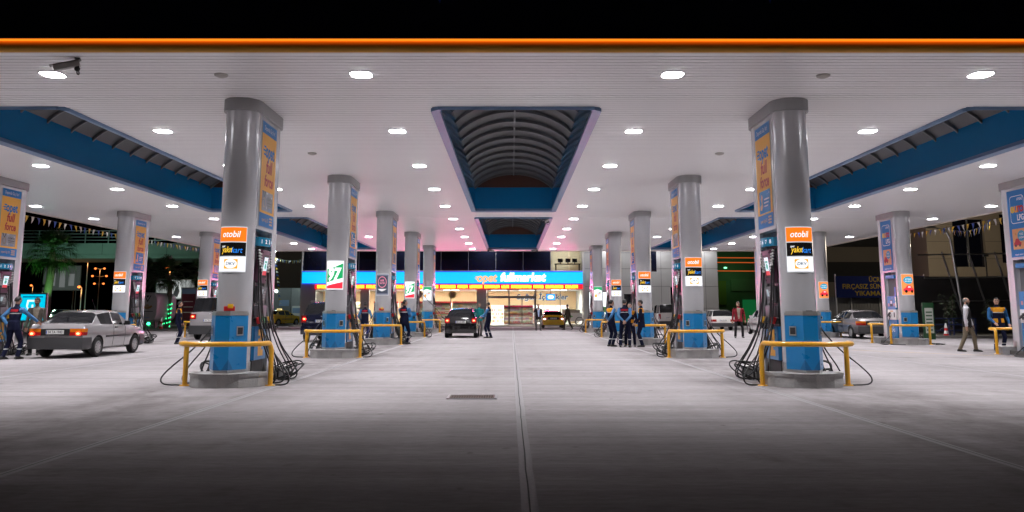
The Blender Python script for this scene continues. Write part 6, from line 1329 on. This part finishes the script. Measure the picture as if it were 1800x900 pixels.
t = thing('wash_bay_roof', 'dark arched net roof behind the gas pillars', 'roof', (31, 70, 0)); A = [(-7+16*i/20, 3.9+3.1*math.sin(PI*i/20)) for i in range(21)]; m = MB(); m.add([(x, 0, z) for x, z in A]+[(x, 9, z) for x, z in A]+[(x, 0, z+.12) for x, z in A]+[(x, 9, z+.12) for x, z in A], [(i, i+1, 22+i, 21+i) for i in range(20)]+[(42+i, 43+i, 64+i, 63+i) for i in range(20)]+[(i, i+1, 43+i, 42+i) for i in range(20)]); m.build('canopy', mat('net_roof_dark', (.03, .028, .026), .8, 0, .3, 2), t, 60)
for k in range(9):
    i = 2+2*k; m = MB(); x, z = A[i]; m.tube([(x, .05, 0), (x, .05, z)], .05, 6); m.build('post', DSTEEL, t)
BEI = mat('beige_stone', (.30, .25, .19), .75, 0, .12, .8)
t = thing('beige_building', 'beige stone building with tall dark windows behind the leaning fence', 'building', (31.2, 62, 0)); m = MB()
hs = [(2.0, 4.4, 4.6, 8.2), (5.6, 7.6, 4.9, 8.6), (9.0, 11.5, 4.9, 8.6)]; x = 0
for (a, b, c, d) in hs: m.box(x, a, 0, .5, 0, 12); m.box(a, b, 0, .5, 0, c); m.box(a, b, 0, .5, d, 12); x = b
m.box(x, 16, 0, .5, 0, 12); m.box(0, .5, .5, 10, 0, 12); m.build('wall', BEI, t)
m = MB()
for z in (2.6, 3.9, 5.2, 6.5, 7.8, 9.1): m.box(.02, 2.0, -.004, -.001, z, z+.03); m.box(4.4, 5.6, -.004, -.001, z, z+.03)
m.build('stone_joint', mat('joint_brown', (.12, .10, .08), .8), t)
for (a, b, c, d) in hs: m = MB(); m.box(a, b, .3, .34, c, d); wn = m.build('window', mat('dark_blue_glazing', (0, 0, 0)), t); m = MB(); m.box(a, a+.12, .2, .29, c, d); m.box(a+(b-a)*.5, a+(b-a)*.5+.08, .2, .29, c, d); m.build('frame', MULL, wn)
t = thing('far_facade', 'dark facade with recessed floors left of the beige building', 'building', (27.5, 66, 0)); m = MB(); m.box(-3, 3.6, 0, .5, 0, 12); m.build('wall', mat('brown_facade', (.10, .085, .065), .8, 0, .2, .6), t)
for z in (3.6, 6.4, 9.0): m = MB(); m.box(-2.6, 3.2, -.05, -.005, z, z+1.6); m.build('window_band', WELL, t)
t = thing('leaning_fence', 'white framed mesh fence with leaning posts before the beige building', 'fence', (26, 50, 0)); 
for k in range(9): m = MB(); m.tube([(1.6*k+.9, .0, 1.4), (1.6*k, -.0, 4.9)], .06, 8); m.build('post', mat('fence_pale', (.30, .30, .30), .5, .2), t)
for z, dx in ((4.7, 0), (3.3, .3), (1.9, .7)): m = MB(); m.tube([(-1.5+dx, -.02, z-.6 if 0 else z), (13.5+dx, -.02, z+.25)], .045, 6); m.build('rail', mat('fence_pale', (0, 0, 0)), t)
m = MB(); m.box(-2, 14, .10, .14, 0, 3.4); m.build('mesh_sheet', mat('mesh_dark', (.07, .07, .07), .8, 0, .4, 1), t)
t = thing('lamp_post', 'thin grey lamp post leaning by the beige building', 'lamp post', (24.0, 44.5, 0)); m = MB(); m.tube([(.15, 0, 0), (-.35, 0, 5.2), (-.55, 0, 5.6)], [.075, .06, .05], 10); m.build('pole', STEEL, t); m = MB(); m.tube([(-.55, 0, 5.6), (-1.2, 0, 5.85)], .04, 8); m.box(-1.75, -1.15, -.1, .1, 5.8, 5.9); m.build('lamp_head', STEEL, t)
t = thing('utility_post', 'dark post with a grey box beside the gas attendant', 'post', (23.6, 38, 0)); m = MB(); m.tube([(.1, 0, 0), (0, 0, 3.4)], .05, 8); m.build('pole', DSTEEL, t); m = MB(); m.box(-.5, -.1, -.1, .1, 2.3, 3.1); m.build('box', DSTEEL, t)
t = thing('kiosk_sign', 'green and white upright information sign by the second gas pillar', 'sign', (20.05, 40.3, 0)); m = MB(); m.box(-.26, .26, -.08, .08, .0, 1.75, 0, None, .02); m.build('casing', mat('sign_green', (.01, .06, .02), .5), t); m = MB(); m.flat(plane_map((0, -.08, 0), (1, 0, 0), (0, 0, 1)), rect(-.2, .2, .3, 1.5), 0, .004)
for k in range(6): m.flat(plane_map((0, -.08, 0), (1, 0, 0), (0, 0, 1)), rect(-.15, .15, .42+.17*k, .48+.17*k), 1, .007)
m.build('panel', [mat('sign_pale', (.4, .42, .38), .5), mat('sign_green', (0, 0, 0))], t, 0)
t = thing('steel_trestle', 'low dark blue steel trestle standing on the kerb', 'trestle', (22.3, 42.5, 0)); TB = mat('trestle_blue', (.015, .03, .10), .5)
for x in (-1.1, 0, 1.1): m = MB(); m.box(x-.03, x+.03, -.25, -.19, 0, .95); m.box(x-.03, x+.03, .19, .25, 0, .95); m.build('leg', TB, t)
for z in (.35, .65, .95): m = MB(); m.box(-1.2, 1.2, -.24, -.2, z, z+.05); m.box(-1.2, 1.2, .2, .24, z, z+.05); m.build('rail', TB, t)
m = MB(); m.tube([(-1.1, -.22, .1), (0, -.22, .9), (1.1, -.22, .1)], .025, 6); m.build('brace', TB, t)
m = MB(); m.box(19.6, 45, 41.6, 41.85, 0, .14); m.box(19.6, 19.85, 41.85, 58, 0, .14); struct('kerb', m, mat('kerb_stone', (0, 0, 0)))
m = MB(); m.box(19.85, 45, 41.85, 58, 0, .08); struct('planting_bed', m, mat('bed_soil', (0, 0, 0)))
DLEAF = mat('dim_shrub_leaf', (.03, .05, .015), .6, 0, .4, 4)
def shrub(x, y, h, label, seed):
    rr = random.Random(seed); t = thing('shrub', label, 'shrub', (x, y, .08), 0, 'dark shrubs in the bed'); m = MB(); st_ = MB()
    for k in range(9):
        a = rr.uniform(0, 2*PI); tipv = Vector((math.cos(a)*rr.uniform(.1, .55), math.sin(a)*rr.uniform(.1, .4), h*rr.uniform(.6, 1))); st_.tube([(0, 0, 0), tipv*.5+Vector((0, 0, .1)), tipv], [.02, .014, .006], 5)
        for q in range(34):
            u = rr.uniform(.25, 1.0); p = tipv*u; d = Vector((rr.uniform(-1, 1), rr.uniform(-1, 1), rr.uniform(-.3, .9))).normalized(); s_ = d.orthogonal().normalized()*.035; l = rr.uniform(.14, .30)
            m.add([p, p+d*l*.5+s_, p+d*l-Vector((0, 0, .05)), p+d*l*.5-s_], [(0, 1, 2, 3)])
    m.build('leaves', DLEAF, t, 0); st_.build('stem', BARK, t)
for k, (x, y, h, l) in enumerate(((24.6, 42.6, 2.0, 'slim dark shrub right of the thin lamp post'), (26.2, 42.9, 2.7, 'tall leafy shrub behind the man in khaki trousers'), (27.9, 43.0, 1.8, 'low shrub between the walking man and the gas attendant'), (22.9, 43.6, 2.4, 'dark shrub behind the blue trestle'), (29.8, 43.2, 2.2, 'dark shrub behind the gas attendant'))): shrub(x, y, h, l, 60+k)
t = thing('added_site_floodlight', 'small warm floodlight added to light the beige building', 'floodlight', (29.5, 51.5, 4.8)); m = MB(); m.box(-.15, .15, -.08, .08, -.1, .1); m.box(-.03, .03, -.03, .03, -4.8, -.1); m.build('housing', PLASTIC, t); point('added_site_light', (0, 1.2, 1.0), 1100, (1, .86, .66), .3, t)  # floodlight added to brighten the beige building
# hoses in use, stretched from a pump to a filler neck
for lab, pts in (('black hose stretched from the fourth left pump down to the black hatchback', [(-5.02, 44.5, 2.5), (-4.6, 44.1, 2.0), (-4.0, 43.6, 1.45), (-3.62, 43.25, 1.0), (-3.52, 43.2, .92)]),
                 ('black hose reaching from the road side pump to the silver sedan', [(-15.9, 26.0, 1.9), (-15.5, 25.9, 1.1), (-15.0, 25.7, .70), (-14.5, 25.5, .72), (-14.30, 25.45, .80)])):
    t = thing('filling_hose', lab, 'hose', pts[-1], 0, 'hoses in use'); e = Vector(pts[-1]); m = MB(); m.tube([p-e for p in catmull(pts, 8)], .016, 8); m.build('tube', BLACK, t, 60)
    d = (Vector(pts[-2])-e).normalized(); m = MB(); m.tube([d*0, d*.12, d*.28], [.015, .03, .022], 8); m.build('nozzle', PLASTIC, t, 60)
import OpenImageIO as oiio,sys
a=oiio.ImageBuf(sys.argv[1]).get_pixels(oiio.FLOAT)
h,w=a.shape[:2]
for x,y in [(900,100),(900,150),(600,250),(300,160),(1300,120),(720,320),(900,400),(900,600),(900,640),(900,680),(900,720),(900,760),(900,800),(900,850),(900,890),(200,700),(1600,700)]:
    p=a[int(y*h/900)-2:int(y*h/900)+2,int(x*w/1800)-3+8:int(x*w/1800)+11,:3].mean((0,1)); print((x,y),(p*255).round())
